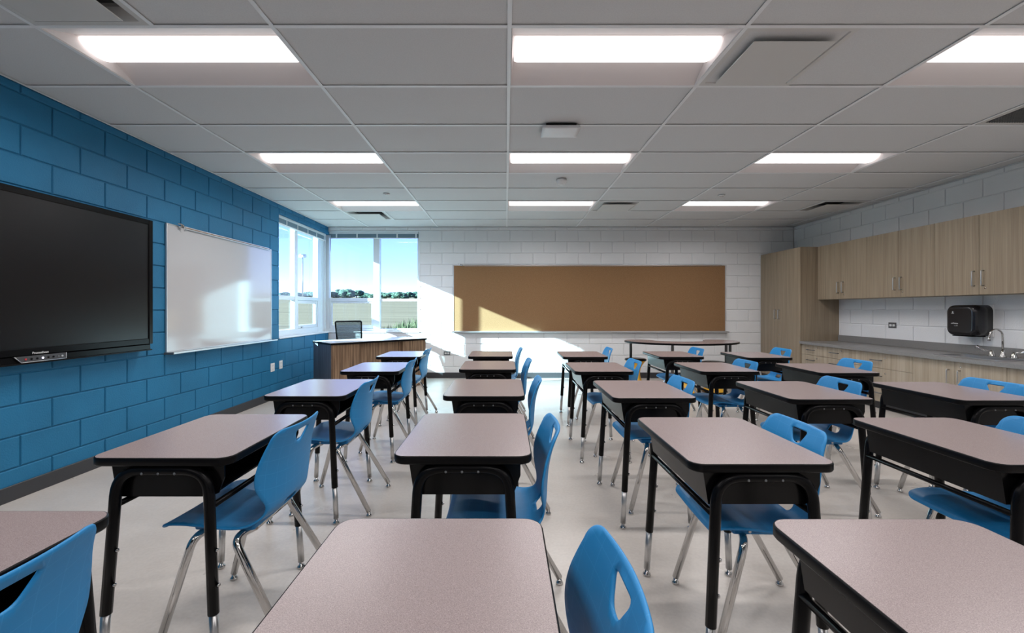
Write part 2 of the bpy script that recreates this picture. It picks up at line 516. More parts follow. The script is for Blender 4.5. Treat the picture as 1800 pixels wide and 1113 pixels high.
for i in range(len(GX) - 1):
    for j in range(len(GY) - 1):
        x0, x1, y0, y1 = GX[i], GX[i + 1], GY[j], GY[j + 1]
        c = cell(x0, y0)
        if c in cells: continue
        if c in HALF:
            mid = (x0 + x1) / 2
            if HALF[c] == 'l': fittings.append((x0, mid, y0, y1)); tile(mid, x1, y0, y1)
            else: fittings.append((mid, x1, y0, y1)); tile(x0, mid, y0, y1)
            continue
        tile(x0, x1, y0, y1)
for x in GX[1:-1]:
    bm = new_bm(); box(bm, x - .0115, x + .0115, GY[0], YF, ZC - .001, ZC + .0025); box(bm, x - .003, x + .003, GY[0], YF, ZC + .0025, ZC + .03)
    obj('grid_bar', bm, 'grid', ceiling)
for y in GY[:-1]:
    bm = new_bm()
    for a, b in zip(GX, GX[1:]):
        box(bm, a + (0.0115 if a > XL else 0), b - (0.0115 if b < XR else 0), y - .0115, y + .0115, ZC - .0005, ZC + .0025)
    obj('grid_bar', bm, 'grid', ceiling)
for x0, x1, y0, y1 in fittings:
    s = x1 if any(abs(x0 - g) < .01 for g in GX) else x0
    bm = new_bm(); box(bm, s - .0115, s + .0115, y0 + .0115, y1 - .0115, ZC - .0005, ZC + .0025)
    obj('grid_bar', bm, 'grid', ceiling)
bm = new_bm()
box(bm, XL, XL + .02, YB, YF, ZC - .0008, ZC + .002); box(bm, XR - .02, XR, YB, YF, ZC - .0008, ZC + .002); box(bm, XL, XR, YF - .02, YF, ZC - .0008, ZC + .002)
obj('wall_angle', bm, 'grid', ceiling)

# recessed lamps
def make_lamp():
    root = thing('ceiling_light', None, 'ceiling light')
    W_, H_ = 1.235 - 0.026, 0.6165 - 0.026
    bm = new_bm()
    def loop(x0, x1, y0, y1, z): return [bm.verts.new(p) for p in ((x0, y0, z), (x1, y0, z), (x1, y1, z), (x0, y1, z))]
    a = loop(-W_ / 2, W_ / 2, -H_ / 2, H_ / 2, 0.001)
    b = loop(-W_ / 2 + .004, W_ / 2 - .004, -H_ / 2 + .004, H_ / 2 - .004, 0.004)
    c = loop(-W_ / 2 + .008, W_ / 2 - .008, -H_ / 2 + .17, H_ / 2 - .17, 0.075)
    d = loop(-W_ / 2, W_ / 2, -H_ / 2, H_ / 2, 0.085)
    for p, q in ((a, b), (b, c)):
        for k in range(4): bm.faces.new((p[k], p[(k + 1) % 4], q[(k + 1) % 4], q[k]))
    bm.faces.new(c)
    for k in range(4): bm.faces.new((a[(k + 1) % 4], a[k], d[k], d[(k + 1) % 4]))
    bm.faces.new(d)
    obj('housing', bm, 'troffer', root)
    bm = new_bm()
    nv, hw, hl, sag = 16, 0.108, W_ / 2 - 0.018, 0.056
    g = []
    for u, k_ in ((-1, .0), (-1, .82), (-.988, .95), (-.97, 1.0), (0, 1.0), (.97, 1.0), (.988, .95), (1, .82), (1, .0)):
        row = []
        for j in range(nv + 1):
            w = -math.cos(PI * j / nv)
            h = sag * math.sqrt(max(0, 1 - w * w)) * k_
            row.append(bm.verts.new((u * hl, w * hw, 0.070 - h)))
        g.append(row)
    for i in range(len(g) - 1):
        for j in range(nv):
            f = bm.faces.new((g[i][j], g[i][j + 1], g[i + 1][j + 1], g[i + 1][j])); f.smooth = True
    bmesh.ops.remove_doubles(bm, verts=bm.verts, dist=1e-5)
    obj('lens', bm, 'lens', root)
    return root
lamp0 = make_lamp()
rown = {0: None, 1: None, 2: 'nearest visible', 3: 'middle visible', 4: 'farthest'}
coln = ('left', 'centre', 'right')
first = True
for j, y in enumerate(LIGHT_Y):
    for i, x in enumerate(LIGHT_X):
        o = lamp0 if first else copy_tree(lamp0)
        first = False
        o.location = (x + 1.235 / 2, y + 0.6165 / 2, ZC)
        if rown[j]:
            o['label'] = 'recessed white ceiling light in the %s row of lights, %s one of three' % (rown[j], coln[i]); o['group'] = 'recessed ceiling lights'
        else:
            o['label'] = 'recessed white ceiling light %s the camera and out of view, %s one of three' % (('far behind', 'just above')[j], coln[i]); o['group'] = 'ceiling lights out of view'
        ld = bpy.data.lights.new('lamp_light', 'AREA'); ld.shape = 'RECTANGLE'; ld.size = 1.08; ld.size_y = 0.06
        ld.energy = LAMP_W; ld.color = LAMP_C; ld.spread = math.radians(165)
        lo = bpy.data.objects.new('lamp_light', ld); COL.objects.link(lo); lo.parent = o; lo.location = (0, 0, 0.0125)

# air diffusers
def make_diffuser():
    root = thing('air_diffuser', None, 'air vent')
    h = 0.6165 / 2 - .012
    bm = new_bm()
    def lp(r, z): return [bm.verts.new((sx_ * r, sy_ * r, z)) for sx_, sy_ in ((-1, -1), (1, -1), (1, 1), (-1, 1))]
    rings = [lp(h, 0.0), lp(h - .028, 0.0), lp(h - .06, 0.055), lp(h - .062, .075)]
    for p, q in zip(rings, rings[1:]):
        for k in range(4): bm.faces.new((p[k], p[(k + 1) % 4], q[(k + 1) % 4], q[k]))
    obj('frame', bm, 'diffuser', root, normals=False)
    bm = new_bm(); box(bm, -h + .05, h - .05, -h + .05, h - .05, .073, .080)
    obj('duct', bm, 'dark_void', root)
    bm = new_bm()
    box(bm, -.224, .224, -.224, .224, -.028, -.022, .003)
    obj('plaque', bm, 'diffuser', root)
    return root
DL = ['square ceiling air diffuser beside the nearest centre ceiling light',
      'square ceiling air diffuser cut by the top left edge of the picture',
      'square ceiling air diffuser beside the farthest centre ceiling light',
      'square ceiling air diffuser near the right wall above the cabinets',
      'square ceiling air diffuser in front of the corner windows']
DC = [(1.255, 2.295, 'l'), (-2.45, 1.6785, 'l'), (1.255, 5.994, 'l'), (3.725, 5.994, 'r'), (-2.45, 6.6105, 'l')]
dif0 = make_diffuser()
for k, (x, y, s) in enumerate(DC):
    o = dif0 if k == 0 else copy_tree(dif0)
    o['label'] = DL[k]; o['group'] = 'square air diffusers'
    o.location = (x + (0.30875 if s == 'l' else 0.92625), y + 0.30825, ZC)
# return grille
rt = thing('return_grille', 'egg-crate return air grille in the ceiling at the right picture edge', 'air vent', (3.725 + .30875, 2.9115 + .30825, ZC))
bm = new_bm(); h = .29
ring_prism(bm, [(-h, -h), (h, -h), (h, h), (-h, h)], [(-h + .03, -h + .03), (h - .03, -h + .03), (h - .03, h - .03), (-h + .03, h - .03)], 0, .006)
obj('frame', bm, 'diffuser', rt)
bm = new_bm()
for k in range(1, 26):
    p = -h + .03 + (2 * h - .06) * k / 26
    box(bm, p - .0008, p + .0008, -h + .03, h - .03, .001, .016); box(bm, -h + .03, h - .03, p - .0008, p + .0008, .001, .016)
tag(obj('egg_crate', bm, 'grille', rt), kind='stuff')
bm = new_bm(); box(bm, -h + .02, h - .02, -h + .02, h - .02, .03, .034); obj('duct', bm, 'dark_void', rt)

# access point, smoke detector, sprinklers
ap = thing('wireless_access_point', 'white square wireless access point on the ceiling between the two nearer lights', 'access point', (0.44, 3.58, ZC))
bm = new_bm()
n = 10; g = []
for i in range(n + 1):
    row = []
    for j in range(n + 1):
        u, w = -1 + 2 * i / n, -1 + 2 * j / n
        z = -.036 - .014 * (1 - u * u) * (1 - w * w) if True else 0
        row.append(bm.verts.new((u * .15, w * .105, z)))
    g.append(row)
for i in range(n):
    for j in range(n):
        f = bm.faces.new((g[i][j], g[i][j + 1], g[i + 1][j + 1], g[i + 1][j])); f.smooth = True
edge = [g[i][0] for i in range(n)] + [g[n][j] for j in range(n)] + [g[i][n] for i in range(n, 0, -1)] + [g[0][j] for j in range(n, 0, -1)]
top = [bm.verts.new((v_.co.x * .97, v_.co.y * .97, -.018)) for v_ in edge]
for k in range(len(edge)): bm.faces.new((edge[k], edge[(k + 1) % len(edge)], top[(k + 1) % len(edge)], top[k]))
bm.faces.new(top)
obj('cover', bm, 'grid', ap)
bm = new_bm(); box(bm, -.12, .12, -.10, .10, -.018, -.001); obj('mount', bm, 'black_plastic', ap)
sd = thing('smoke_detector', 'small round white smoke detector on the ceiling before the farthest centre light', 'smoke detector', (0.63, 5.0, ZC))
bm = new_bm(); lathe(bm, [(.030, -.055), (.042, -.052), (.052, -.030), (.058, -.022), (.060, -.001)], seg=24); obj('housing', bm, 'white_plastic', sd)
bm = new_bm(); lathe(bm, [(.0, -.060), (.024, -.060), (.026, -.054)], seg=20); obj('chamber', bm, 'white_plastic', sd)
for x, y, lb in ((-1.52, 5.62, 'left'), (2.78, 5.68, 'right')):
    sp = thing('sprinkler', 'white recessed fire sprinkler cap before the farthest %s ceiling light' % lb, 'sprinkler', (x, y, ZC), group='ceiling sprinklers')
    bm = new_bm(); lathe(bm, [(.030, -.012), (.038, -.010), (.042, -.001)], seg=20); obj('cap', bm, 'white_plastic', sp)
    bm = new_bm(); lathe(bm, [(.018, -.020), (.024, -.018), (.026, -.012)], seg=16); obj('deflector', bm, 'steel', sp)

# ------------------------------------------------------------------ windows in the corner
def wpart(name, parent, m, *boxes, bev=0.0):
    bm = new_bm()
    for b in boxes: box(bm, *b, bev=bev)
    return obj(name, bm, m, parent)
w1 = thing('window_1', 'left corner window in the blue wall with four panes', None); w1['kind'] = 'structure'
w2 = thing('window_2', 'corner window in the white far wall with four panes', None); w2['kind'] = 'structure'
xo = FRX - 0.085
# left window (plane x)
wpart('frame', w1, 'frame_white', (xo, FRX, WY0, WY0 + .05, SILL + .02, HL), (xo, FRX, 7.72, 7.85, SILL + .02, HL),
      (xo, FRX, WY0 + .05, 7.72, HL - .06, HL), (xo, FRX, WY0 + .05, 7.72, SILL + .02, SILL + .11), bev=.003)
wpart('mullion', w1, 'frame_white', (xo + .02, FRX + .004, 6.868, 6.967, SILL + .11, HL - .06), bev=.003)
wpart('rail', w1, 'frame_white', (xo, FRX, WY0 + .05, 6.868, 1.375, 1.435), bev=.003)
wpart('rail', w1, 'frame_white', (xo, FRX, 6.967, 7.72, 1.375, 1.435), bev=.003)
sash = wpart('sash', w1, 'frame_white', (xo + .03, FRX - .012, 6.968, 7.02, SILL + .111, 1.374), (xo + .03, FRX - .012, 7.665, 7.719, SILL + .111, 1.374),
             (xo + .03, FRX - .012, 7.02, 7.665, 1.325, 1.374), (xo + .03, FRX - .012, 7.02, 7.665, SILL + .111, SILL + .165), bev=.003)
wpart('latch', sash, 'steel', (FRX - .012, FRX + .006, 7.10, 7.16, SILL + .12, SILL + .135), bev=.002)
xm = (xo + FRX) / 2
for a, b, c, d in ((WY0 + .05, 6.868, 1.435, HL - .06), (6.967, 7.72, 1.435, HL - .06), (WY0 + .05, 6.868, SILL + .11, 1.375), (7.02, 7.665, SILL + .165, 1.325)):
    wpart('pane', w1, 'glass', (xm - .003, xm + .003, a, b, c, d))
wpart('corner_post', w1, 'frame_white', (xo, FRX + .02, 7.87, 8.085, SILL + .02, HF), (FRX - .01, FRX + .035, 7.93, 7.99, SILL + .02, HF), bev=.004)
wpart('sill', w1, 'sill', (XL - T, XL + .012, WY0, YF + T, SILL, SILL + .02), bev=.003)
# far window (plane y)
yo = FRY + 0.085
wpart('frame', w2, 'frame_white', (FRX + .021, -3.205, FRY, yo, SILL + .02, HF), (-1.60, WX1, FRY, yo, SILL + .02, HF),
      (-3.205, -1.60, FRY, yo, HF - .07, HF), (-3.205, -1.60, FRY, yo, SILL + .02, SILL + .065), bev=.003)
wpart('mullion', w2, 'frame_white', (-2.395, -2.285, FRY - .02, yo, SILL + .065, HF - .07), bev=.003)
wpart('rail', w2, 'frame_white', (-3.205, -2.395, FRY, yo, 1.375, 1.435), bev=.003)
wpart('rail', w2, 'frame_white', (-2.285, -1.60, FRY, yo, 1.375, 1.42), bev=.003)
sash = wpart('sash', w2, 'frame_white', (-3.204, -3.165, FRY + .012, yo - .02, SILL + .066, 1.374), (-2.44, -2.396, FRY + .012, yo - .02, SILL + .066, 1.374),
             (-3.165, -2.44, FRY + .012, yo - .02, 1.34, 1.374), (-3.165, -2.44, FRY + .012, yo - .02, SILL + .066, SILL + .13), bev=.003)
wpart('latch', sash, 'steel', (-3.10, -3.03, FRY - .004, FRY + .012, SILL + .08, SILL + .095), bev=.002)
ym = (yo + FRY) / 2
for a, b, c, d in ((-3.205, -2.395, 1.435, HF - .07), (-2.285, -1.60, 1.42, HF - .07), (-3.165, -2.44, SILL + .13, 1.34), (-2.285, -1.60, SILL + .065, 1.375)):
    wpart('pane', w2, 'glass', (a, b, ym - .003, ym + .003, c, d))
wpart('sill', w2, 'sill', (XL + .013, WX1, YF - .012, YF + T, SILL, SILL + .02), bev=.003)
wpart('trim_bead', w2, 'frame_white', (XL, WX1 + .018, YF - .004, YF + .01, HF - .012, HF + .004), (WX1 - .004, WX1 + .018, YF - .004, YF + .01, SILL, HF - .012))

# raised blinds
bl = thing('window_blind', 'raised grey slatted blind across the top of the left corner window', 'blind', (-3.235, 6.18, 0), group='raised window blinds')
wpart('headrail', bl, 'frame_white', (-.028, .028, .005, 1.68, 2.53, 2.572), bev=.003)
bm = new_bm()
for k in range(16): box(bm, -.025, .025, .01, 1.675, 2.462 + k * .0042, 2.4645 + k * .0042)
tag(obj('slat_stack', bm, 'blind', bl), kind='stuff')
wpart('bottom_rail', bl, 'tape', (-.026, .026, .01, 1.675, 2.450, 2.461), bev=.002)
for t in (.28, .62, .97, 1.30, 1.62): wpart('ladder_tape', bl, 'tape', (.026, .029, t - .012, t + .012, 2.452, 2.529))
bl = thing('window_blind', 'raised grey slatted blind across the top of the far corner window', 'blind', (-3.17, 7.945, 0), group='raised window blinds')
wpart('headrail', bl, 'frame_white', (.0, 1.60, -.028, .028, 2.585, 2.626), bev=.003)
bm = new_bm()
for k in range(16): box(bm, .005, 1.595, -.025, .025, 2.517 + k * .0042, 2.5195 + k * .0042)
tag(obj('slat_stack', bm, 'blind', bl), kind='stuff')
wpart('bottom_rail', bl, 'tape', (.005, 1.595, -.026, .026, 2.505, 2.516), bev=.002)
for t in (.13, .50, .86, 1.22, 1.56): wpart('ladder_tape', bl, 'tape', (t - .012, t + .012, -.029, -.026, 2.507, 2.584))
bm = new_bm(); sweep(bm, [(.03, -.034, 2.56), (.03, -.034, 1.0)], .006, 6); obj('wand', bm, 'tape', bl)

# ------------------------------------------------------------------ outside
def gz(r): return -0.35 if r < 14 else -0.35 + (r - 14) * 0.0318
bm = new_bm()
rs = [3, 9, 14, 20, 30, 45, 70, 110, 170, 240, 330, 450]
rings = []
for r in rs:
    rings.append([bm.verts.new((r * math.sin(a), r * math.cos(a), gz(r) - (.0 if r > 12 else 0.0))) for a in (2 * PI * k / 64 for k in range(64))])
for a, b in zip(rings, rings[1:]):
    for k in range(64):
        f = bm.faces.new((a[k], a[(k + 1) % 64], b[(k + 1) % 64], b[k])); f.smooth = True
ground = struct('ground', bm, 'field'); tag(ground, 'dry straw-coloured field outside the corner windows')

def make_crown(seed):
    rnd = random.Random(seed)
    bm = new_bm()
    for k in range(rnd.randint(6, 9)):
        r = rnd.uniform(.22, .36)
        c = Vector((rnd.uniform(-.36, .36), rnd.uniform(-.3, .3), rnd.uniform(.30, .82)))
        if k == 0: c = Vector((0, 0, .72))
        res = bmesh.ops.create_icosphere(bm, subdivisions=3, radius=r)
        for v_ in res['verts']:
            d = noise.fractal(v_.co * 9 + Vector((k * 7.1, seed, 0)), .8, 2.1, 3) * .09
            v_.co = v_.co * (1 + d / r) + c
    for f in bm.faces: f.smooth = False
    return bm
crowns, trunks = [], []
for k in range(4):
    o = obj('crown', make_crown(k + 3), 'leaf'); crowns.append(o.data); bpy.data.objects.remove(o)
bm = new_bm(); sweep(bm, [(0, 0, -.1), (.01, 0, .2), (0, .01, .5)], [.05, .04, .025], 7)
o = obj('trunk', bm, 'bark'); trunk_me = o.data; bpy.data.objects.remove(o)
rnd = random.Random(21)
PANE = {'nw': 'near pane of left window', 'nf': 'far pane of left window', 'fl': 'left pane of far window', 'fr': 'right pane of far window'}
TREES = [('nw', 502, 514, 'standing alone'), ('nf', 527, 515, 'leftmost of three'), ('nf', 538, 514, 'middle of three'), ('nf', 551, 513, 'rightmost of three'),
         ('fl', 585, 513, 'leftmost of six'), ('fl', 598, 509.5, 'second of six from left'), ('fl', 611, 510, 'third of six from left'), ('fl', 627, 511, 'fourth of six from left'),
         ('fl', 641, 515, 'fifth of six from left'), ('fl', 653, 517, 'rightmost of six'),
         ('fr', 675, 515, 'leftmost of five'), ('fr', 688, 514.5, 'second of five from left'), ('fr', 702, 513.5, 'middle of five'), ('fr', 717, 514, 'fourth of five from left'), ('fr', 731, 514, 'rightmost of five')]
for k, (pn, px, py, lb) in enumerate(TREES):
    r = (238, 252, 266)[k % 3]
    a = math.atan2(px - 889, F)
    d = r * math.cos(a)
    zb = gz(r) - .1
    t = thing('tree', 'distant tree beyond the field, %s, %s' % (lb, PANE[pn]), 'tree', (r * math.sin(a), d, zb), rnd.uniform(0, 6), 'trees beyond the field')
    t.scale = ((7.2 if pn != 'nf' else 5.6),) * 2 + (HC + (544 - py) * d / F - zb,)
    for nm, me in (('crown', crowns[k % 4]), ('trunk', trunk_me)):
        o = bpy.data.objects.new(nm, me); COL.objects.link(o); o.parent = t
# light mast
yy = 120.0
mx_, top_z = (532 - 889) * yy / F, HC + 96 * yy / F
mg = gz(math.hypot(mx_, yy))
ms = thing('light_mast', 'tall floodlight mast far across the field, seen through the left window', 'light mast', (mx_, yy, mg))
bm = new_bm(); sweep(bm, [(0, 0, -.2), (0, 0, top_z - mg)], [.22, .13], 8); obj('pole', bm, 'steel', ms)
bm = new_bm(); lathe(bm, [(.9, top_z - mg - .15), (.95, top_z - mg), (.9, top_z - mg + .1)], seg=14); obj('lamp_ring', bm, 'steel', ms)
for q in range(5):
    a = 2 * PI * q / 5
    bm = new_bm(); box(bm, -.22, .22, -.18, .18, -.75, -.15); xform(bm, Matrix.Translation((.75 * math.cos(a), .75 * math.sin(a), top_z - mg)))
    obj('floodlight', bm, 'white_plastic', ms)
# weeds at the foot of the field
bm = new_bm()
rnd = random.Random(5)
for k in range(5200):
    y = rnd.uniform(17, 40)
    xr = (rnd.uniform(660, 790) - 889) / F
    lim = 17 + (xr + .30) * 120
    if y > max(19, lim): continue
    x = xr * y
    z = gz(math.hypot(x, y))
    h = rnd.uniform(.25, .75); a = rnd.uniform(0, PI); w = rnd.uniform(.02, .05)
    dx, dy = math.cos(a) * w, math.sin(a) * w
    lx, ly = rnd.uniform(-.2, .2), rnd.uniform(-.2, .2)
    bm.faces.new([bm.verts.new(p) for p in ((x - dx, y - dy, z - .02), (x + dx, y + dy, z - .02), (x + lx, y + ly, z + h))])
wd_ = obj('weeds', bm, 'weed', normals=False)
tag(wd_, 'tall green weeds at the field edge below the far window', 'weeds', kind='stuff')

# ------------------------------------------------------------------ wall mounted things on the blue wall
# display
DX, DY0, DY1 = -3.072, 2.06, 3.842
ds = thing('interactive_display', 'large black wall-mounted interactive display panel on the blue wall', 'display', (XL, 2.95, 0.90))
DB = XL + .024
def loc_box(o): return o
def P_(bm): xform(bm, Matrix.Translation((-XL, -2.95, -0.90))); return bm
bm = new_bm()
z0, z1 = .930, 2.0
for b in ((DB, DX, DY0, DY0 + .042, z0, z1), (DB, DX, DY1 - .042, DY1, z0, z1), (DB, DX, DY0 + .042, DY1 - .042, z1 - .042, z1), (DB, DX, DY0 + .042, DY1 - .042, z0, z0 + .048)):
    box(bm, *b, bev=.004)
obj('bezel', P_(bm), 'black_plastic', ds)
bm = new_bm(); box(bm, DB + .002, DX - .008, DY0 + .042, DY1 - .042, z0 + .048, z1 - .042); obj('screen', P_(bm), 'screen', ds)
bm = new_bm(); box(bm, DB, DX - .004, DY0 + .02, DY1 - .02, .877, .9295, .006); box(bm, DB, DX + .01, DY0 + .02, DY1 - .02, .876, .886, .003)
bar = obj('bottom_bar', P_(bm), 'black_plastic', ds)
bm = new_bm(); box(bm, XL + .001, DB, 2.6, 3.3, 1.2, 1.7); obj('wall_bracket', P_(bm), 'black_metal', ds)
bm = new_bm()
poly = [(2.79, .889), (3.075, .889), (3.075, .928), (2.75, .928)]
prism(bm, poly, 0, .012)
xform(bm, Matrix(((0, 0, 1, DX - .006), (1, 0, 0, 0), (0, 1, 0, 0), (0, 0, 0, 1))))
cp = obj('control_panel', P_(bm), 'panel_grey', ds)
bm = new_bm()
for a, b in zip([(2.75, .928), (2.79, .889), (3.075, .889)], [(2.79, .889), (3.075, .889), (3.075, .928)]):
    sweep(bm, [(DX + .007, a[0], a[1]), (DX + .007, b[0], b[1])], .002, 6)
obj('trim', P_(bm), 'alu', cp)
for q, (yb, mt) in enumerate(((2.815, 'red'), (2.850, 'black_plastic'), (2.885, 'black_plastic'), (2.920, 'led'), (2.955, 'black_plastic'), (2.988, 'black_plastic'), (3.022, 'grey_plate'), (3.048, 'alu'))):
    bm = new_bm(); lathe(bm, [(.0065, 0), (.0065, .003), (.005, .004)], seg=12, axis='x'); xform(bm, Matrix.Translation((DX + .006, yb, .908)))
    o = obj('button', P_(bm), mt, cp)
    if mt in ('red', 'led'): o['label'] = 'red power button' if mt == 'red' else 'lit white button'
text_mesh('lettering', 'Promethean', .021, Matrix.Translation((DX + .0005 - XL, 2.912 - 2.95, .944 - .90)) @ Matrix(((0, 0, 1, 0), (1, 0, 0, 0), (0, 1, 0, 0), (0, 0, 0, 1))), 'print_white', ds)

def board(name, label, cat, loc, rot, w, h, face, rail0, clip):
    r = thing(name, label, cat, loc, rot)            # local x along the board, face towards -y, z up from the board's foot
    bm = new_bm(); box(bm, .012, w - .012, -.014, 0, .012, h - .012); obj('surface', bm, face, r)
    bm = new_bm()
    for b in ((0, .012, -.018, 0, 0, h), (w - .012, w, -.018, 0, 0, h), (.012, w - .012, -.018, 0, 0, .012), (.012, w - .012, -.018, 0, h - .012, h)): box(bm, *b, bev=.002)
    obj('frame', bm, 'alu', r)
    bm = new_bm(); box(bm, rail0, w - .08, -.032, -.0185, h - .022, h + .006, .003); rl = obj('map_rail', bm, 'alu', r)
    bm = new_bm(); box(bm, rail0, w - .08, -.0335, -.032, h - .012, h - .004); obj('cork_strip', bm, 'cork', rl)
    bm = new_bm(); box(bm, clip - .02, clip + .025, -.05, -.0325, h - .02, h + .012, .004); sweep(bm, fillet([(clip - .05, -.04, h + .012), (clip, -.06, h + .012), (clip + .03, -.045, h - .045)], .03), .005, 6)
    obj('map_hook', bm, 'chrome', rl)
    bm = new_bm(); box(bm, -.01, w + .02, -.085, -.0185, -.012, -.004, .002); box(bm, -.01, w + .02, -.09, -.082, -.012, .004, .002); box(bm, -.01, w + .02, -.0185, 0, -.012, -.001)
    tr = obj('tray', bm, 'alu', r)
    for xx in (-.014, w + .018):
        bm = new_bm(); box(bm, xx, xx + .006, -.092, 0, -.014, .006, .001); obj('end_cap', bm, 'grey_plate', tr)
    return r
board('whiteboard', 'white dry-erase board with aluminium frame and tray on the blue wall', 'whiteboard', (XL, 4.10, .822), PI / 2, 1.84, 1.213, 'whiteboard', .22, .16)
board('corkboard', 'long brown cork bulletin board with aluminium frame on the far wall', 'corkboard', (-.936, YF, .831), 0, 4.863, 1.19, 'cork', .20, .14)

# wall outlets (local face towards -y)
def outlet(label, loc, rot, horizontal, plate, w=.115, h=.07):
    r = thing('wall_outlet', label, 'outlet', loc, rot, 'wall outlets')
    if not horizontal: w, h = h, w
    bm = new_bm(); box(bm, -w / 2, w / 2, -.006, 0, -h / 2, h / 2, .002); obj('cover_plate', bm, plate, r)
    for s in (-1, 1):
        bm = new_bm(); box(bm, -.016, .016, -.009, -.006, -.013, .013, .003)
        xform(bm, Matrix.Translation((s * .024, 0, 0) if horizontal else (0, 0, s * .024)))
        sk = obj('socket', bm, 'white_plastic', r)
        bm = new_bm()
        for t in (-.006, .006): box(bm, t - .0012, t + .0012, -.0095, -.0088, -.004, .006)
        xform(bm, Matrix.Translation((s * .024, 0, 0) if horizontal else (0, 0, s * .024)))
        obj('slot', bm, 'black_plastic', sk)
    return r
outlet('white outlet low on the blue wall, nearer of two below the whiteboard', (XL, 5.99, .44), PI / 2, False, 'white_plastic', .115, .10)
outlet('white outlet low on the blue wall, farther of two toward the teacher desk', (XL, 6.21, .45), PI / 2, False, 'white_plastic', .115, .085)
outlet('grey outlet with white sockets low on the white wall left of the corkboard end', (-1.05, YF, .445), 0, True, 'grey_plate')
outlet('grey outlet with white sockets on the right wall above the worktop', (XR, 5.87, 1.016), -PI / 2, True, 'grey_plate', .12, .075)

# ------------------------------------------------------------------ student desks
DW, DLn, DT = 0.478, 0.622, 0.730
def make_desk():
    r = thing('student_desk', None, 'desk')
    out = rrect(-DW / 2, DW / 2, -DLn / 2, DLn / 2, .045)
    inn = rrect(-DW / 2 + .004, DW / 2 - .004, -DLn / 2 + .004, DLn / 2 - .004, .041)
    bm = new_bm(); prism(bm, inn, DT - .028, DT); obj('desktop', bm, 'laminate', r)
    bm = new_bm()
    n = len(out)
    prof = [(0.0041, DT - .0006), (0.0015, DT - .0008), (0.0, DT - .005), (0.0, DT - .024), (.003, DT - .0285), (.02, DT - .0288)]
    lps = []
    for ins, z in prof:
        lps.append([bm.verts.new((x, y, z)) for x, y in rrect(-DW / 2 + ins, DW / 2 - ins, -DLn / 2 + ins, DLn / 2 - ins, .045 - ins)])
    for a, b in zip(lps, lps[1:]):
        for k in range(n):
            f = bm.faces.new((a[k], a[(k + 1) % n], b[(k + 1) % n], b[k])); f.smooth = True
    obj('edge_band', bm, 'edge', r, normals=False)
    # book box, open towards +x
    bm = new_bm()
    zt, zb, t = DT - .029, .585, .006
    xa, xb, xr = -.188, -.170, .20
    ye = .272
    def quad_slab(p, q, dn):
        # extrude polygon p by vector dn
        a = [bm.verts.new(v_) for v_ in p]; b = [bm.verts.new(Vector(v_) + Vector(dn)) for v_ in p]
        m_ = len(p)
        bm.faces.new(a); bm.faces.new(list(reversed(b)))
        for k in range(m_): bm.faces.new((a[(k + 1) % m_], a[k], b[k], b[(k + 1) % m_]))
    quad_slab([(xa, -ye, zt), (xa, ye, zt), (xb, ye, zb), (xb, -ye, zb)], None, (t, 0, 0))
    for s in (-1, 1):
        pr = [(xa + t, zt), (xr, zt), (xr, zt - .05), (xr - .02, zb + .012), (xr - .05, zb), (xb + t, zb)]
        quad_slab([(x, s * ye, z) for x, z in pr], None, (0, -s * t, 0))
    quad_slab([(xb + t, -ye + t, zb), (xr - .05, -ye + t, zb), (xr - .05, ye - t, zb), (xb + t, ye - t, zb)], None, (0, 0, t))
    obj('book_box', bm, 'box_black', r)
    rail_z = .560
    for s in (-1, 1):
        y1, y0 = s * (DLn / 2 - .020), s * (DLn / 2)
        zf, zs = .03, .205                         # foot, end of the black sleeve
        def leg_pt(side, z):
            x1, x0 = (-.150, -.188) if side < 0 else (.158, .196)
            k = (DT - .05 - z) / (DT - .05)
            return Vector((x1 + (x0 - x1) * k, y1 + (y0 - y1) * k, z))
        path = [leg_pt(-1, zs), leg_pt(-1, DT - .047), leg_pt(1, DT - .047), leg_pt(1, zs)]
        bm = new_bm(); sweep(bm, fillet(path, .085, 8), .0175, 12); fr_ = obj('end_frame', bm, 'black_metal', r)
        for sd_ in (-1, 1):
            bm = new_bm(); sweep(bm, [leg_pt(sd_, zs + .01), leg_pt(sd_, zf)], .0142, 10); obj('leg_insert', bm, 'steel', fr_)
            p = leg_pt(sd_, zf)
            bm = new_bm(); lathe(bm, [(.016, 0), (.019, .003), (.018, .010), (.009, .016), (.008, .034)], p.x, p.y, 12); obj('glide', bm, 'chrome', fr_)
            for z in (.415, .300):
                q = leg_pt(sd_, z)
                bm = new_bm(); lathe(bm, [(.007, 0), (.006, .007), (.003, .009)], seg=10, axis='x'); xform(bm, Matrix.Translation((q.x + .0168, q.y, q.z))); obj('screw', bm, 'chrome', fr_)
        for xx in (-.055, .0, .055):
            bm = new_bm(); lathe(bm, [(.0045, 0), (.004, .0015), (.002, .002)], seg=8, axis='y'); xform(bm, Matrix.Scale(s, 4, (0, 1, 0)) @ Matrix.Translation((xx, DLn / 2 - .0035, DT - .054))); obj('bolt', bm, 'grey_plate', fr_)
    for xx in (-.163, .170):
        bm = new_bm(); sweep(bm, [(xx, -.292, rail_z), (xx, .292, rail_z)], .0105, 8); obj('side_bar', bm, 'black_metal', r)
    return r
desk0 = make_desk()

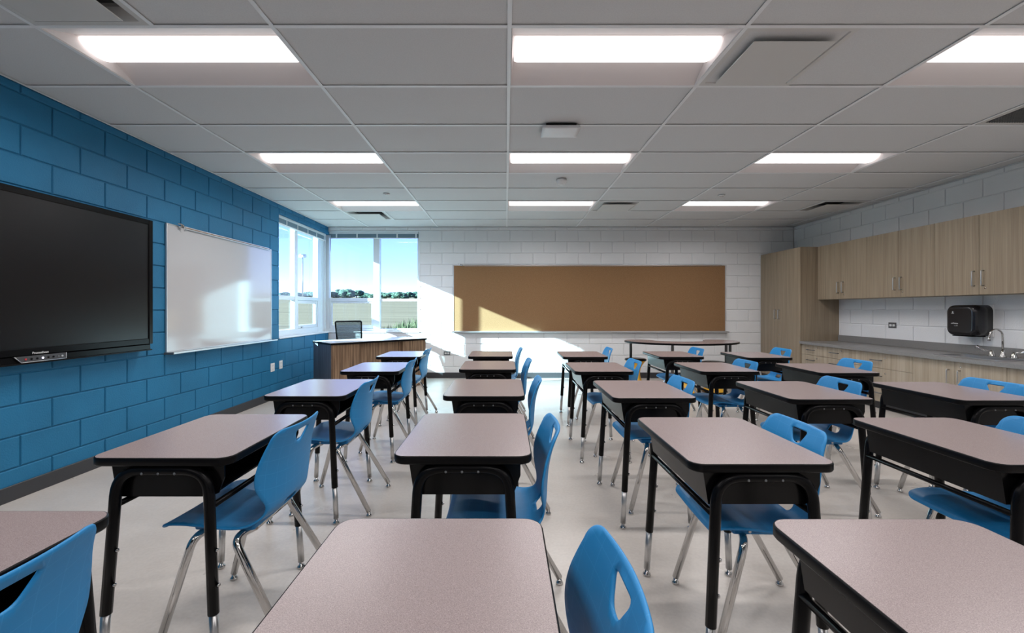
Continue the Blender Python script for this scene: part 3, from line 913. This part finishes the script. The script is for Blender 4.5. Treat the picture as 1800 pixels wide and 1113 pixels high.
# ------------------------------------------------------------------ student chairs
def make_shell():
    prof = [(-.241, .424), (-.238, .433), (-.225, .443), (-.19, .449), (-.13, .449), (-.06, .442), (.01, .434), (.06, .433), (.095, .441),
            (.120, .459), (.134, .485), (.140, .52), (.143, .57), (.148, .63), (.160, .69), (.176, .74), (.192, .778)]
    # dense Catmull-Rom
    P = [Vector((x, 0, z)) for x, z in prof]
    dense = []
    for i in range(len(P) - 1):
        p0, p1, p2, p3 = P[max(i - 1, 0)], P[i], P[i + 1], P[min(i + 2, len(P) - 1)]
        for k in range(12):
            t = k / 12
            dense.append(0.5 * ((2 * p1) + (p2 - p0) * t + (2 * p0 - 5 * p1 + 4 * p2 - p3) * t * t + (3 * p1 - p0 - 3 * p2 + p3) * t ** 3))
    dense.append(P[-1])
    S = [0.0]
    for a, b in zip(dense, dense[1:]): S.append(S[-1] + (b - a).length)
    tot = S[-1]
    import bisect
    def at(s):
        s = min(max(s, 0), tot)
        i = min(max(bisect.bisect_right(S, s) - 1, 0), len(S) - 2)
        t = (s - S[i]) / max(S[i + 1] - S[i], 1e-9)
        p = dense[i].lerp(dense[i + 1], t)
        i0, i1 = max(i - 2, 0), min(i + 3, len(dense) - 1)
        tg = (dense[i1] - dense[i0]).normalized()
        nr = Vector((-tg.z, 0, tg.x))          # towards the sitter: up on the seat, forward on the back
        return p, nr
    def s_of(x=None, z=None):
        if z is not None: return S[min(range(len(dense)), key=lambda i: abs(dense[i].z - z) + (10 if dense[i].x < .1 else 0))]
        return S[min(range(len(dense)), key=lambda i: abs(dense[i].x - x) + (10 if dense[i].z > .47 else 0))]
    keys = [(0, .165), (.02, .192), (.06, .208), (s_of(x=-.08), .216), (s_of(x=.03), .208), (s_of(x=.085), .188), (s_of(z=.465), .163), (s_of(z=.495), .162),
            (s_of(z=.53), .182), (s_of(z=.575), .207), (s_of(z=.61), .214), (s_of(z=.655), .209), (s_of(z=.70), .196), (s_of(z=.74), .184), (tot, .176)]
    def hw(s):
        for i in range(len(keys) - 1):
            if keys[i][0] <= s <= keys[i + 1][0]:
                p0, p1, p2, p3 = keys[max(i - 1, 0)], keys[i], keys[i + 1], keys[min(i + 2, len(keys) - 1)]
                t = (s - p1[0]) / (p2[0] - p1[0])
                m1 = (p2[1] - p0[1]) / (p2[0] - p0[0]) * (p2[0] - p1[0]); m2 = (p3[1] - p1[1]) / (p3[0] - p1[0]) * (p2[0] - p1[0])
                return (2 * t ** 3 - 3 * t * t + 1) * p1[1] + (t ** 3 - 2 * t * t + t) * m1 + (-2 * t ** 3 + 3 * t * t) * p2[1] + (t ** 3 - t * t) * m2
        return keys[-1][1]
    # outline, right side then mirrored, with rounded top and front corners
    side = []
    rt, rf = .050, .045
    s = rf
    while s < tot - rt:
        side.append((s, hw(s))); s += .010
    side.append((tot - rt, hw(tot - rt)))
    w_t = hw(tot - rt)
    for k in range(1, 9):
        a = PI / 2 * k / 8
        side.append((tot - rt + rt * math.sin(a), w_t - rt + rt * math.cos(a) - .004 * k / 8))
    w_f = hw(rf)
    front = []
    for k in range(8, 0, -1):
        a = PI / 2 * k / 8
        front.append((rf - rf * math.sin(a), w_f - rf + rf * math.cos(a)))
    side = front + side
    top = []
    wt = side[-1][1]
    nT = 16
    for k in range(1, nT):
        top.append((tot + .004 * math.sin(PI * k / nT), wt - 2 * wt * k / nT))
    wf = side[0][1]
    frontline = [(0.0 - .006 * math.sin(PI * k / nT), -wf + 2 * wf * k / nT) for k in range(1, nT)]
    outline = side + top + [(s_, -w_) for s_, w_ in reversed(side)] + frontline
    def rounded(poly, r, n=4):
        out = []
        m_ = len(poly)
        for i in range(m_):
            a, b, c = (Vector(poly[i - 1]), Vector(poly[i]), Vector(poly[(i + 1) % m_]))
            d1, d2 = a - b, c - b
            l = min(r, d1.length * .45, d2.length * .45)
            p0, p2 = b + d1.normalized() * l, b + d2.normalized() * l
            for k in range(n + 1):
                t = k / n
                q = p0 * (1 - t) ** 2 + b * 2 * t * (1 - t) + p2 * t * t
                out.append((q.x, q.y))
        return out
    st = tot - .027
    hole1 = rounded([(st, -.052), (st, .052), (st - .054, .020), (st - .054, -.020)], .016)
    sm = s_of(z=.463)
    hole2 = rounded([(sm - .021, -.045), (sm - .021, .045), (sm + .021, .045), (sm + .021, -.045)], .017)
    verts = [Vector(p) for p in outline]; edges = []
    def addloop(lo):
        b0 = len(verts)
        verts.extend(Vector(p) for p in lo)
        edges.extend((b0 + i, b0 + (i + 1) % len(lo)) for i in range(len(lo)))
    edges.extend((i, (i + 1) % len(outline)) for i in range(len(outline)))
    addloop(hole1); addloop(hole2)
    def inside(p, poly):
        c = False; x, y = p
        for i in range(len(poly)):
            (x1, y1), (x2, y2) = poly[i - 1], poly[i]
            if (y1 > y) != (y2 > y) and x < (x2 - x1) * (y - y1) / (y2 - y1) + x1: c = not c
        return c
    def clear(p, poly, d):
        return all((p[0] - q[0]) ** 2 + (p[1] - q[1]) ** 2 > d * d for q in poly)
    step = .0165
    i = 0
    s = step
    while s < tot:
        w = -.22 + (i % 2) * step / 2
        while w < .22:
            p = (s, w)
            if inside(p, outline) and not inside(p, hole1) and not inside(p, hole2) and clear(p, outline, .009) and clear(p, hole1, .008) and clear(p, hole2, .008):
                verts.append(Vector(p))
            w += step
        s += step * .8; i += 1
    vo, eo, fo, *_ = delaunay_2d_cdt(verts, edges, [], 0, 1e-6)
    sb0, sb1 = s_of(x=.05), s_of(z=.56)
    def to3(p, off):
        s, w = p
        q, nr = at(s)
        if s > tot: q = q + (dense[-1] - dense[-2]).normalized() * (s - tot)
        if s < 0: q = q + (dense[0] - dense[1]).normalized() * (-s)
        t = min(max((s - sb0) / (sb1 - sb0), 0), 1); t = t * t * (3 - 2 * t)
        wn = (w / .21)
        lift = (1 - t) * .010 * wn * wn + t * .034 * wn * wn
        ft = min(max(s / .12, 0), 1)
        lift -= (1 - ft) * .004 * abs(wn) ** 3
        p3 = q + nr * (lift + off) + Vector((0, w, 0))
        slope = 2 * ((1 - t) * .010 + t * .034) * wn / .21
        return p3, (nr - Vector((0, slope, 0))).normalized()
    bm = new_bm()
    tk = .0085
    top_v, bot_v, nrm_v = [], [], []
    cnt = {}
    keep = []
    for f in fo:
        c = sum((vo[i] for i in f), Vector((0, 0))) / len(f)
        if inside((c.x, c.y), outline) and not inside((c.x, c.y), hole1) and not inside((c.x, c.y), hole2): keep.append(f)
    for f in keep:
        for a, b in zip(f, list(f[1:]) + [f[0]]):
            cnt[(min(a, b), max(a, b))] = cnt.get((min(a, b), max(a, b)), 0) + 1
    bd = {i for e_, c in cnt.items() if c == 1 for i in e_}
    # inward 2d direction at the rim, for a rounded edge
    inward = {}
    for f in keep:
        for a, b in zip(f, list(f[1:]) + [f[0]]):
            if cnt[(min(a, b), max(a, b))] == 1:
                d = vo[b] - vo[a]; nn_ = Vector((-d.y, d.x)).normalized()
                third = [i for i in f if i not in (a, b)][0]
                if nn_.dot(vo[third] - vo[a]) < 0: nn_ = -nn_
                for i in (a, b): inward[i] = inward.get(i, Vector((0, 0))) + nn_
    rimr = .0032
    midT, midB = {}, {}
    for i, p in enumerate(vo):
        q = p
        if i in bd: q = p + inward[i].normalized() * rimr
        a, n_ = to3(q, 0)
        top_v.append(bm.verts.new(a)); bot_v.append(bm.verts.new(a - n_ * tk))
        if i in bd:
            a2, n2_ = to3(p, 0)
            midT[i] = bm.verts.new(a2 - n2_ * rimr); midB[i] = bm.verts.new(a2 - n2_ * (tk - rimr))
    for f in keep:
        g_ = bm.faces.new([top_v[i] for i in f]); g_.smooth = True
        g_ = bm.faces.new([bot_v[i] for i in reversed(f)]); g_.smooth = True
        for a, b in zip(f, list(f[1:]) + [f[0]]):
            if cnt[(min(a, b), max(a, b))] == 1:
                for A, B in ((top_v, midT), (midT, midB), (midB, bot_v)):
                    g_ = bm.faces.new((A[b], A[a], B[a], B[b])); g_.smooth = True
    loose = [v_ for v_ in bm.verts if not v_.link_faces]
    bmesh.ops.delete(bm, geom=loose, context='VERTS')
    return bm

def make_chair():
    r = thing('student_chair', None, 'chair')
    sh = obj('seat_shell', make_shell(), 'chair', r)
    bm = new_bm(); box(bm, -.150, .075, -.150, .150, .404, .430, .008, 2); mt = obj('seat_mount', bm, 'chair', r)
    for s in (-1, 1):
        for x in (-.09, .01):
            bm = new_bm(); lathe(bm, [(.006, 0), (.005, .003)], seg=10, axis='y'); xform(bm, Matrix.Scale(s, 4, (0, 1, 0)) @ Matrix.Translation((x, .150, .417))); obj('bolt', bm, 'steel', mt)
        for path in ([(-.10, s * .10, .400), (-.125, s * .186, .400), (-.232, s * .212, .028)],
                     [(.055, s * .10, .398), (.020, s * .186, .396), (.228, s * .218, .028)]):
            bm = new_bm(); sweep(bm, fillet(path, .085, 8), .0142, 12); lg = obj('leg', bm, 'chrome', r)
            p = path[-1]
            bm = new_bm(); lathe(bm, [(.013, 0), (.0165, .003), (.0160, .010), (.010, .015), (.009, .030)], p[0], p[1], 12); obj('glide', bm, 'chrome', lg)
    bm = new_bm()
    for x in (-.10, .055): sweep(bm, [(x, -.11, .399), (x, .11, .399)], .0135, 10)
    obj('crossbar', bm, 'chrome', r)
    return r
chair0 = make_chair()

# rows a (nearest) .. e (farthest); numbers: desk left edge, desk near edge
K = 1.012
DESKS = {
    ('1', 'a'): (-1.417, .464), ('1', 'b'): (-1.388, 1.458), ('1', 'c'): (-1.388, 2.497), ('1', 'd'): (-1.323, 3.489), ('1', 'e'): (-1.357, 4.575),
    ('2', 'a'): (-.387, .426), ('2', 'b'): (-.382, 1.475), ('2', 'c'): (-.361, 2.497), ('2', 'd'): (-.386, 3.604), ('2', 'e'): (-.396, 4.604),
    ('3', 'a'): (.610, .423), ('3', 'b'): (.593, 1.400), ('3', 'c'): (.599, 2.443), ('3', 'd'): (.551, 3.486), ('3', 'e'): (.598, 4.571),
    ('4', 'b'): (1.560, 1.395), ('4', 'c'): (1.562, 2.410), ('4', 'd'): (1.552, 3.486), ('4', 'e'): (1.600, 4.571),
    ('5', 'c'): (2.467, 2.381), ('5', 'd'): (2.444, 3.410), ('5', 'e'): (2.470, 4.490),
}
CHAIRS = {                                   # centre x, centre y, turn in degrees
    ('1', 'a'): (-1.042, .765, 0), ('1', 'b'): (-1.008, 1.79, -1), ('1', 'c'): (-1.04, 2.835, 0), ('1', 'd'): (-1.01, 3.97, 1), ('1', 'e'): (-1.06, 5.06, -1),
    ('2', 'a'): (.022, .758, 1), ('2', 'b'): (.012, 1.755, 0), ('2', 'c'): (.035, 2.87, -2), ('2', 'd'): (.035, 3.96, 1), ('2', 'e'): (-.002, 5.10, 0),
    ('3', 'b'): (.985, 1.755, -2), ('3', 'c'): (.980, 2.86, 1), ('3', 'd'): (.970, 3.89, 2), ('3', 'e'): (1.03, 5.13, -1),
    ('4', 'b'): (1.965, 1.70, 1), ('4', 'c'): (1.98, 2.83, -2), ('4', 'd'): (1.94, 3.86, 1), ('4', 'e'): (2.05, 5.11, 0),
    ('5', 'c'): (2.89, 2.76, 1), ('5', 'd'): (2.95, 3.92, 0), ('5', 'e'): (3.00, 5.06, -2),
}
COLN = {'1': 'in the column by the blue wall', '2': 'in the second column from the blue wall', '3': 'in the middle column',
        '4': 'in the fourth column from the blue wall', '5': 'in the column nearest the cabinets'}
ROWN = {'a': 'nearest row', 'b': 'second row from camera', 'c': 'third row from camera', 'd': 'row next to last', 'e': 'far row'}
first = True
for (c, rw), (xl, yn) in DESKS.items():
    o = desk0 if first else copy_tree(desk0)
    first = False
    o.location = (xl * K + DW / 2 - .001, yn * K + DLn / 2, 0)
    o['label'] = 'black-framed school desk, %s, %s' % (ROWN[rw], COLN[c])
    o['group'] = 'student desks in five columns'
first = True
for (c, rw), (x, y, a) in CHAIRS.items():
    o = chair0 if first else copy_tree(chair0)
    first = False
    o.location = (x, y, 0); o.rotation_euler = (0, 0, math.radians(a))
    o['label'] = 'blue plastic school chair, %s, %s' % (ROWN[rw], COLN[c])
    o['group'] = 'blue chairs at the student desks'

# ------------------------------------------------------------------ teacher's desk in the window corner
ang = math.atan2(.697, .717)
td = thing('teacher_desk', 'angled teacher desk with dark striped wood front below the corner windows', 'desk', (-2.42, 6.12, 0), ang)
# local: x along the front, y towards the back
LW, LD, H = 1.55, .64, .76
bm = new_bm(); box(bm, -.012, LW + .012, -.015, LD, H - .030, H, .003); obj('desktop', bm, 'desk_top_pale', td)
bm = new_bm()
for b in ((-.014, LW + .014, -.0175, -.0152, H - .030, H - .002), (-.0145, -.0122, -.0152, LD, H - .030, H - .002), (LW + .0122, LW + .0145, -.0152, LD, H - .030, H - .002)): box(bm, *b)
obj('edge_band', bm, 'edge', td)
for nm, x0, x1 in (('pedestal', 0, .42), ('pedestal', LW - .42, LW)):
    bm = new_bm(); box(bm, x0, x1, 0, LD - .02, .005, H - .031, .002); pd = obj(nm, bm, 'zebra', td)
    for z in (.03, .27, .51):
        bm = new_bm(); box(bm, x0 + .012, x1 - .012, LD - .0195, LD - .003, z, z + .21, .002); dr = obj('drawer', bm, 'zebra', pd)
bm = new_bm(); box(bm, -.0105, -.0005, .001, LD - .02, .005, H - .031, .001); tag(obj('end_reflection', bm, 'zebra_reflect', td), 'striped sheet with painted grey reflection on desk end')  # thin added sheet that carries the painted reflection
bm = new_bm(); box(bm, .421, LW - .421, .05, .07, .08, H - .031); obj('modesty_panel', bm, 'zebra', td)

# office chair behind it
oc = thing('office_chair', 'black office chair with mesh back behind the teacher desk', 'chair', (-2.41, 7.10, 0), ang)
def oc_obj(name, bm, m, p=oc): return obj(name, bm, m, p)
bm = new_bm(); box(bm, -.24, .24, -.23, .22, .44, .50, .03, 3); oc_obj('seat', bm, 'black_plastic')
zz = [(.235, .58), (.235, 1.03)]
bm = new_bm()
fp = fillet([(-.20, .22, .60), (-.225, .275, 1.03), (.225, .275, 1.03), (.20, .22, .60), (-.20, .22, .60)], .03, 4)
sweep(bm, fp, .013, 8); bk = oc_obj('back_frame', bm, 'black_plastic')
bm = new_bm(); f = [bm.verts.new(p) for p in ((-.20, .22, .60), (.20, .22, .60), (.225, .275, 1.03), (-.225, .275, 1.03))]
g2 = [bm.verts.new(v_.co + Vector((0, .004, 0))) for v_ in f]
bm.faces.new(f); bm.faces.new(list(reversed(g2)))
for k in range(4): bm.faces.new((f[(k + 1) % 4], f[k], g2[k], g2[(k + 1) % 4]))
obj('mesh_panel', bm, 'mesh_fabric', bk)
bm = new_bm(); sweep(bm, fillet([(0, .05, .43), (0, .27, .43), (0, .235, .64)], .08), .022, 8); oc_obj('back_support', bm, 'black_plastic')
bm = new_bm(); lathe(bm, [(.035, .10), (.035, .24), (.022, .241), (.022, .44)], seg=14); oc_obj('gas_column', bm, 'black_metal')
for k in range(5):
    a = 2 * PI * k / 5 + .3
    bm = new_bm(); sweep(bm, [(0, 0, .11), (.28 * math.cos(a), .28 * math.sin(a), .07)], [.026, .016], 8); lg = oc_obj('base_leg', bm, 'black_plastic')
    bm = new_bm(); lathe(bm, [(.022, -.016), (.028, -.012), (.028, .012), (.022, .016)], seg=14, axis='x')
    xform(bm, Matrix.Translation((.28 * math.cos(a), .28 * math.sin(a), .028)) @ Matrix.Rotation(a + PI / 2, 4, 'Z')); obj('caster', bm, 'black_plastic', lg)

# ------------------------------------------------------------------ kidney table and stools at the far wall
kt = thing('kidney_table', 'kidney-shaped table with brown-grey top in front of the corkboard', 'table', (2.73, 6.90, 0))
pts = []
for k in range(33):
    a = PI + PI * k / 32
    pts.append((.86 * math.cos(a), .66 * math.sin(a)))
for k in range(1, 13):
    a = PI * k / 12
    pts.append((.86 - .24 + .24 * math.cos(a), .26 * math.sin(a)))
for k in range(1, 16):
    a = -PI * k / 16
    pts.append((.38 * math.cos(a), .22 * math.sin(a)))
for k in range(0, 12):
    a = PI * k / 12
    pts.append((-.86 + .24 + .24 * math.cos(a), .26 * math.sin(a)))
KZ = .740
bm = new_bm()
b0 = [bm.verts.new((x, y, KZ - .027)) for x, y in pts]; b1 = [bm.verts.new((x, y, KZ)) for x, y in pts]
bm.faces.new(list(reversed(b0))); bm.faces.new(b1)
for k in range(len(pts)): bm.faces.new((b0[k], b0[(k + 1) % len(pts)], b1[(k + 1) % len(pts)], b1[k]))
obj('tabletop', bm, 'laminate', kt)
bm = new_bm()
op = [(x * 1.004, y * 1.006 + (.001 if y > 0 else -.001)) for x, y in pts]
a0 = [bm.verts.new((x, y, KZ - .028)) for x, y in op]; a1 = [bm.verts.new((x, y, KZ - .001)) for x, y in op]
for k in range(len(pts)):
    f = bm.faces.new((a0[k], a0[(k + 1) % len(pts)], a1[(k + 1) % len(pts)], a1[k])); f.smooth = True
obj('edge_band', bm, 'edge', kt, normals=False)
for x, y in ((1.985, 7.0), (2.45, 6.48), (3.26, 6.52), (3.48, 6.84)):
    x -= 2.73; y -= 6.90
    bm = new_bm(); lathe(bm, [(.021, .30), (.021, KZ - .032), (.055, KZ - .031), (.055, KZ - .0275)], x, y, 14); lg = obj('leg', bm, 'grey_plate', kt)
    bm = new_bm(); lathe(bm, [(.017, .03), (.017, .305)], x, y, 12); obj('leg_insert', bm, 'chrome', lg)
    bm = new_bm(); lathe(bm, [(.02, 0), (.023, .004), (.022, .014), (.010, .018), (.010, .03)], x, y, 12); obj('glide', bm, 'black_plastic', lg)

def make_stool():
    r = thing('wobble_stool', None, 'stool')
    prof = []
    for k in range(25):
        t = k / 24
        z = .028 + .40 * t
        rad = .070 + .092 * abs(2 * t - 1) ** 2.2
        prof.append((rad, z))
    bm = new_bm(); lathe(bm, prof, seg=28); obj('body', bm, 'yellow', r)
    bm = new_bm(); lathe(bm, [(.09, 0), (.14, .005), (.160, .016), (.163, .028)], seg=28); obj('base_pad', bm, 'black_plastic', r)
    bm = new_bm(); lathe(bm, [(.163, .428), (.168, .440), (.160, .455), (.13, .463), (.0005, .465)], seg=28); obj('seat_cushion', bm, 'black_plastic', r)
    return r
st0 = make_stool()
for k, (x, y, lb) in enumerate(((2.04, 6.93, 'leftmost'), (2.655, 6.46, 'middle'), (3.06, 6.50, 'rightmost'))):
    o = st0 if k == 0 else copy_tree(st0)
    o.location = (x, y, 0); o['label'] = 'yellow wobble stool with black seat under the kidney table, %s of three' % lb; o['group'] = 'yellow stools at the kidney table'

# ------------------------------------------------------------------ cabinets on the right wall (faces towards -x)
def handle(parent, x, y, z, ln, vertical=True, dark=False):
    bm = new_bm()
    if vertical:
        pts_ = [(x, y, z - ln / 2), (x - .028, y, z - ln / 2), (x - .028, y, z + ln / 2), (x, y, z + ln / 2)]
    else:
        pts_ = [(x, y - ln / 2, z), (x - .028, y - ln / 2, z), (x - .028, y + ln / 2, z), (x, y + ln / 2, z)]
    sweep(bm, fillet(pts_, .008, 3), .0058, 8)
    return obj('handle', bm, 'steel' if vertical else 'grey_plate', parent)  # horizontal bars take a darker grey, their shadow put into the colour
def lock(parent, x, y, z):
    bm = new_bm(); lathe(bm, [(.009, 0), (.009, -.004), (.006, -.005)], seg=12, axis='x'); xform(bm, Matrix.Translation((x, y, z)))
    return obj('lock', bm, 'chrome', parent)
def cabinet(name, label, xf, y0, y1, z0, z1, fronts, toe=False, group=None, hollow=False):
    r = thing(name, label, 'cabinet', (XR, (y0 + y1) / 2, z0 if not toe else 0), 0, group)
    ox, oy, oz = XR, (y0 + y1) / 2, (z0 if not toe else 0)
    def put(bm): xform(bm, Matrix.Translation((-ox, -oy, -oz))); return bm
    bm = new_bm(); 
    if hollow:
        for b in ((y0 + .0005, y0 + .02, z0, z1), (y1 - .02, y1 - .0005, z0, z1), (y0 + .02, y1 - .02, z0, z0 + .02)): box(bm, xf + .020, XR - .001, *b)
    else: box(bm, xf + .020, XR - .001, y0 + .0005, y1 - .0005, z0, z1)
    obj('body', put(bm), 'wood', r)
    bm = new_bm(); box(bm, xf + .0185, xf + .0199, y0 + .001, y1 - .001, z0 + .001, z1 - .001); obj('reveal', put(bm), 'gap_shade', r)  # dark sheet behind the fronts, paints the shade in their gaps
    if toe:
        bm = new_bm(); box(bm, xf + .07, XR - .01, y0 + .0005, y1 - .0005, 0, z0 - .001); obj('toe_kick', put(bm), 'rubber', r)
    for kind, a, b, c, d, hy, hz, ln, vert, lk in fronts:
        bm = new_bm(); box(bm, xf, xf + .0183, a + .0016, b - .0016, c + .0016, d - .0016, .0012)
        o = obj(kind, put(bm), 'wood_bounce_lit' if toe else 'wood', r)
        h_ = handle(o, xf - ox, hy - oy, hz - oz, ln, vert)
        if lk: lock(o, xf - ox, lk[0] - oy, lk[1] - oz)
    return r
tz = 2.195
cabinet('tall_cabinet', 'tall oak storage cabinet with two doors in the far right corner', 4.55, 6.812, YF - .012, 0.0, tz,
        [('door', 7.377, YF - .014, .10, tz, 7.43, 1.146, .145, True, None), ('door', 6.812, 7.377, .10, tz, 7.33, 1.146, .145, True, (7.335, .81))])
bm = None
UL = ['nearest the tall cabinet', 'in the middle', 'at the right picture edge']
for k, (a, m_, b) in enumerate(((5.883, 6.342, 6.81), (4.954, 5.414, 5.883), (4.03, 4.49, 4.954))):
    cabinet('wall_cabinet', 'oak wall cabinet with two doors over the worktop, %s' % UL[k], 4.82, a, b, 1.377, tz,
            [('door', m_, b, 1.377, tz, m_ + .045, 1.545, .15, True, None), ('door', a, m_, 1.377, tz, m_ - .045, 1.545, .15, True, (m_ - .06, 1.44))], group='oak wall cabinets')
BX, BZ = 4.57, .70
def drawers(a, b, zs):
    out = []
    for z1, z0 in zip(zs, zs[1:]):
        m_ = (a + b) / 2
        out.append(('drawer', a, b, z0, z1, m_ + .02, (z0 + z1) / 2, .15, False, (m_ - .105, (z0 + z1) / 2 + .035)))
    return out
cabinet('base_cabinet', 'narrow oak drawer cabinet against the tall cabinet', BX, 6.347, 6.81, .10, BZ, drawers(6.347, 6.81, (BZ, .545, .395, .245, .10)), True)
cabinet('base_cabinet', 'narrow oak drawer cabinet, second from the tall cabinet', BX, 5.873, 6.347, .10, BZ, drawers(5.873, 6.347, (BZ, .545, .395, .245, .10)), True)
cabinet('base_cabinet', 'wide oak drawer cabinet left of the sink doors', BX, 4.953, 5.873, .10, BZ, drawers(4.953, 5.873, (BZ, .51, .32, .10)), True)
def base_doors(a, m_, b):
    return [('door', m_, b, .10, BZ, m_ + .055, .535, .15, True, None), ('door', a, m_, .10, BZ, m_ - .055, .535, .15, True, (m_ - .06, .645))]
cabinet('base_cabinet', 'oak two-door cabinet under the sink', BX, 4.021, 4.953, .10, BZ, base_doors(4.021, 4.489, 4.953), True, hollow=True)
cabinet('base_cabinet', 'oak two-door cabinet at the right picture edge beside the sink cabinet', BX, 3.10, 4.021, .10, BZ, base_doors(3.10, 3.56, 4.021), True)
# worktop
ct = thing('worktop', 'long grey worktop with backsplash over the oak base cabinets', 'worktop', (XR, 5.0, .70))
SX0, SX1, SY0, SY1 = 4.66, 5.06, 4.16, 4.80
bm = new_bm()
Y0, Y1 = 3.08, 6.808
for b in ((4.53, SX0, Y0, Y1), (SX1, XR, Y0, Y1), (SX0, SX1, Y0, SY0), (SX0, SX1, SY1, Y1)):
    box(bm, *b, .7005, .74)
xform(bm, Matrix.Translation((-XR, -5.0, -.70))); obj('slab', bm, 'counter', ct)
bm = new_bm(); box(bm, XR - .02, XR - .0005, Y0, Y1, .7405, .835, .002); box(bm, 4.55, XR - .021, 6.79, Y1, .7405, .835, .002) if False else None
xform(bm, Matrix.Translation((-XR, -5.0, -.70))); obj('backsplash', bm, 'counter', ct)
# sink
sk = thing('sink', 'stainless steel drop-in sink in the grey worktop', 'sink', ((SX0 + SX1) / 2, (SY0 + SY1) / 2, .74))
hx, hy = (SX1 - SX0) / 2, (SY1 - SY0) / 2
bm = new_bm()
o_l = rrect(-hx - .012, hx + .012, -hy - .012, hy + .012, .03); i_l = rrect(-hx + .012, hx - .085, -hy + .012, hy - .012, .05)
ring_prism(bm, o_l, i_l, .0005, .005); obj('rim', bm, 'steel', sk)
bm = new_bm()
lv = [(0, .0), (.0, -.03), (.012, -.15), (.05, -.165)]
lps = []
for ins, z in lv: lps.append([bm.verts.new((x, y, z)) for x, y in rrect(-hx + .012 + ins, hx - .085 - ins, -hy + .012 + ins, hy - .012 - ins, .05)])
nn_ = len(lps[0])
for a, b in zip(lps, lps[1:]):
    for k in range(nn_):
        f = bm.faces.new((a[k], a[(k + 1) % nn_], b[(k + 1) % nn_], b[k])); f.smooth = True
bm.faces.new(lps[-1]); obj('basin', bm, 'steel', sk, normals=False)
bm = new_bm(); lathe(bm, [(.028, -.1645), (.030, -.162), (.012, -.161)], -.035, 0, 16); obj('drain', bm, 'chrome', sk)
# faucet on the sink's back ledge
fc = thing('faucet', 'chrome gooseneck faucet with two blade handles at the sink', 'faucet', (5.015, 4.449, .745))
bm = new_bm(); lathe(bm, [(.030, .0), (.030, .006), (.024, .012), (.022, .030), (.016, .045), (.013, .07)], seg=18); obj('spout_base', bm, 'chrome', fc)
bm = new_bm()
gp = [(0, 0, .06), (0, 0, .215)]
for k in range(1, 15):
    a = PI * k / 14 * .95
    gp.append((-.066 + .066 * math.cos(a), 0, .215 + .066 * math.sin(a)))
gp.append((gp[-1][0] - .006, 0, gp[-1][2] - .03))
sweep(bm, gp, .0085, 10); sp = obj('spout', bm, 'chrome', fc)
bm = new_bm(); lathe(bm, [(.012, -.035), (.012, 0)], seg=12); xform(bm, Matrix.Translation((gp[-1][0] - .001, 0, gp[-1][2] + .006))); obj('aerator', bm, 'chrome', sp)
for s in (-1, 1):
    bm = new_bm(); lathe(bm, [(.031, 0), (.031, .006), (.026, .013), (.024, .032), (.015, .042), (.011, .058)], 0, s * .10, 16); vb = obj('valve', bm, 'chrome', fc)
    bm = new_bm()
    if s > 0: pth = [(0, .10, .05), (-.02, .13, .053), (-.045, .165, .068), (-.06, .195, .095)]
    else: pth = [(0, -.10, .05), (.02, -.13, .053), (.035, -.165, .066), (.045, -.195, .085)]
    pp = fillet(pth, .03, 4)
    sweep(bm, pp, [.0065 + .0105 * (i / (len(pp) - 1)) for i in range(len(pp))], 8)
    obj('blade_handle', bm, 'chrome', vb)
# paper towel dispenser
pt = thing('paper_towel_dispenser', 'glossy black paper towel dispenser on the right wall above the sink', 'dispenser', (XR, 4.81, .94))
bm = new_bm()
prof = rrect(-.1625, .1625, 0, .336, .07, 6)
rows = []
for dpt, ins in ((0, .0), (.14, .0), (.175, .006), (.192, .020), (.198, .04)):
    pr = rrect(-.1625 + ins, .1625 - ins, ins, .336 - ins, .07 - ins * .6, 6)
    rows.append([bm.verts.new((-dpt, y, z)) for y, z in pr])
n = len(rows[0])
for a, b in zip(rows, rows[1:]):
    for k in range(n):
        f = bm.faces.new((a[k], a[(k + 1) % n], b[(k + 1) % n], b[k])); f.smooth = True
bm.faces.new(rows[-1]); bm.faces.new(list(reversed(rows[0])))
obj('cover', bm, 'dispenser', pt)
bm = new_bm(); box(bm, -.17, -.03, -.11, .11, -.006, .004, .003); obj('paper_slot', bm, 'black_plastic', pt)
bm = new_bm(); box(bm, -.012, -.0, -.168, .168, -.004, .340, .003); obj('wall_plate', bm, 'white_plastic', pt)
RM = Matrix(((0, 0, -1, 0), (-1, 0, 0, 0), (0, 1, 0, 0), (0, 0, 0, 1)))
text_mesh('lettering', 'enMotion', .019, Matrix.Translation((-.1985, .055, .135)) @ RM, 'print_white', pt)
bm = new_bm()
for k in range(6):
    a = k * PI / 3
    box(bm, -.1990, -.1982, -.0012, .0012, .002, .0085)
    bmesh.ops.rotate(bm, verts=bm.verts[-8:], cent=(0, 0, 0), matrix=Matrix.Rotation(a, 3, 'X'))
box(bm, -.1990, -.1982, -.014, .014, -.016, -.0135)
xform(bm, Matrix.Translation((0, .075, .258))); obj('emblem', bm, 'print_white', pt)
bm = new_bm()
sweep(bm, [(-.1985, .03, .112), (-.1985, .045, .106), (-.1985, .06, .109)], .001, 5); sweep(bm, [(-.1985, .028, .118), (-.1985, .024, .108), (-.1985, .030, .104)], .0012, 5)
obj('hand_icon', bm, 'print_white', pt)
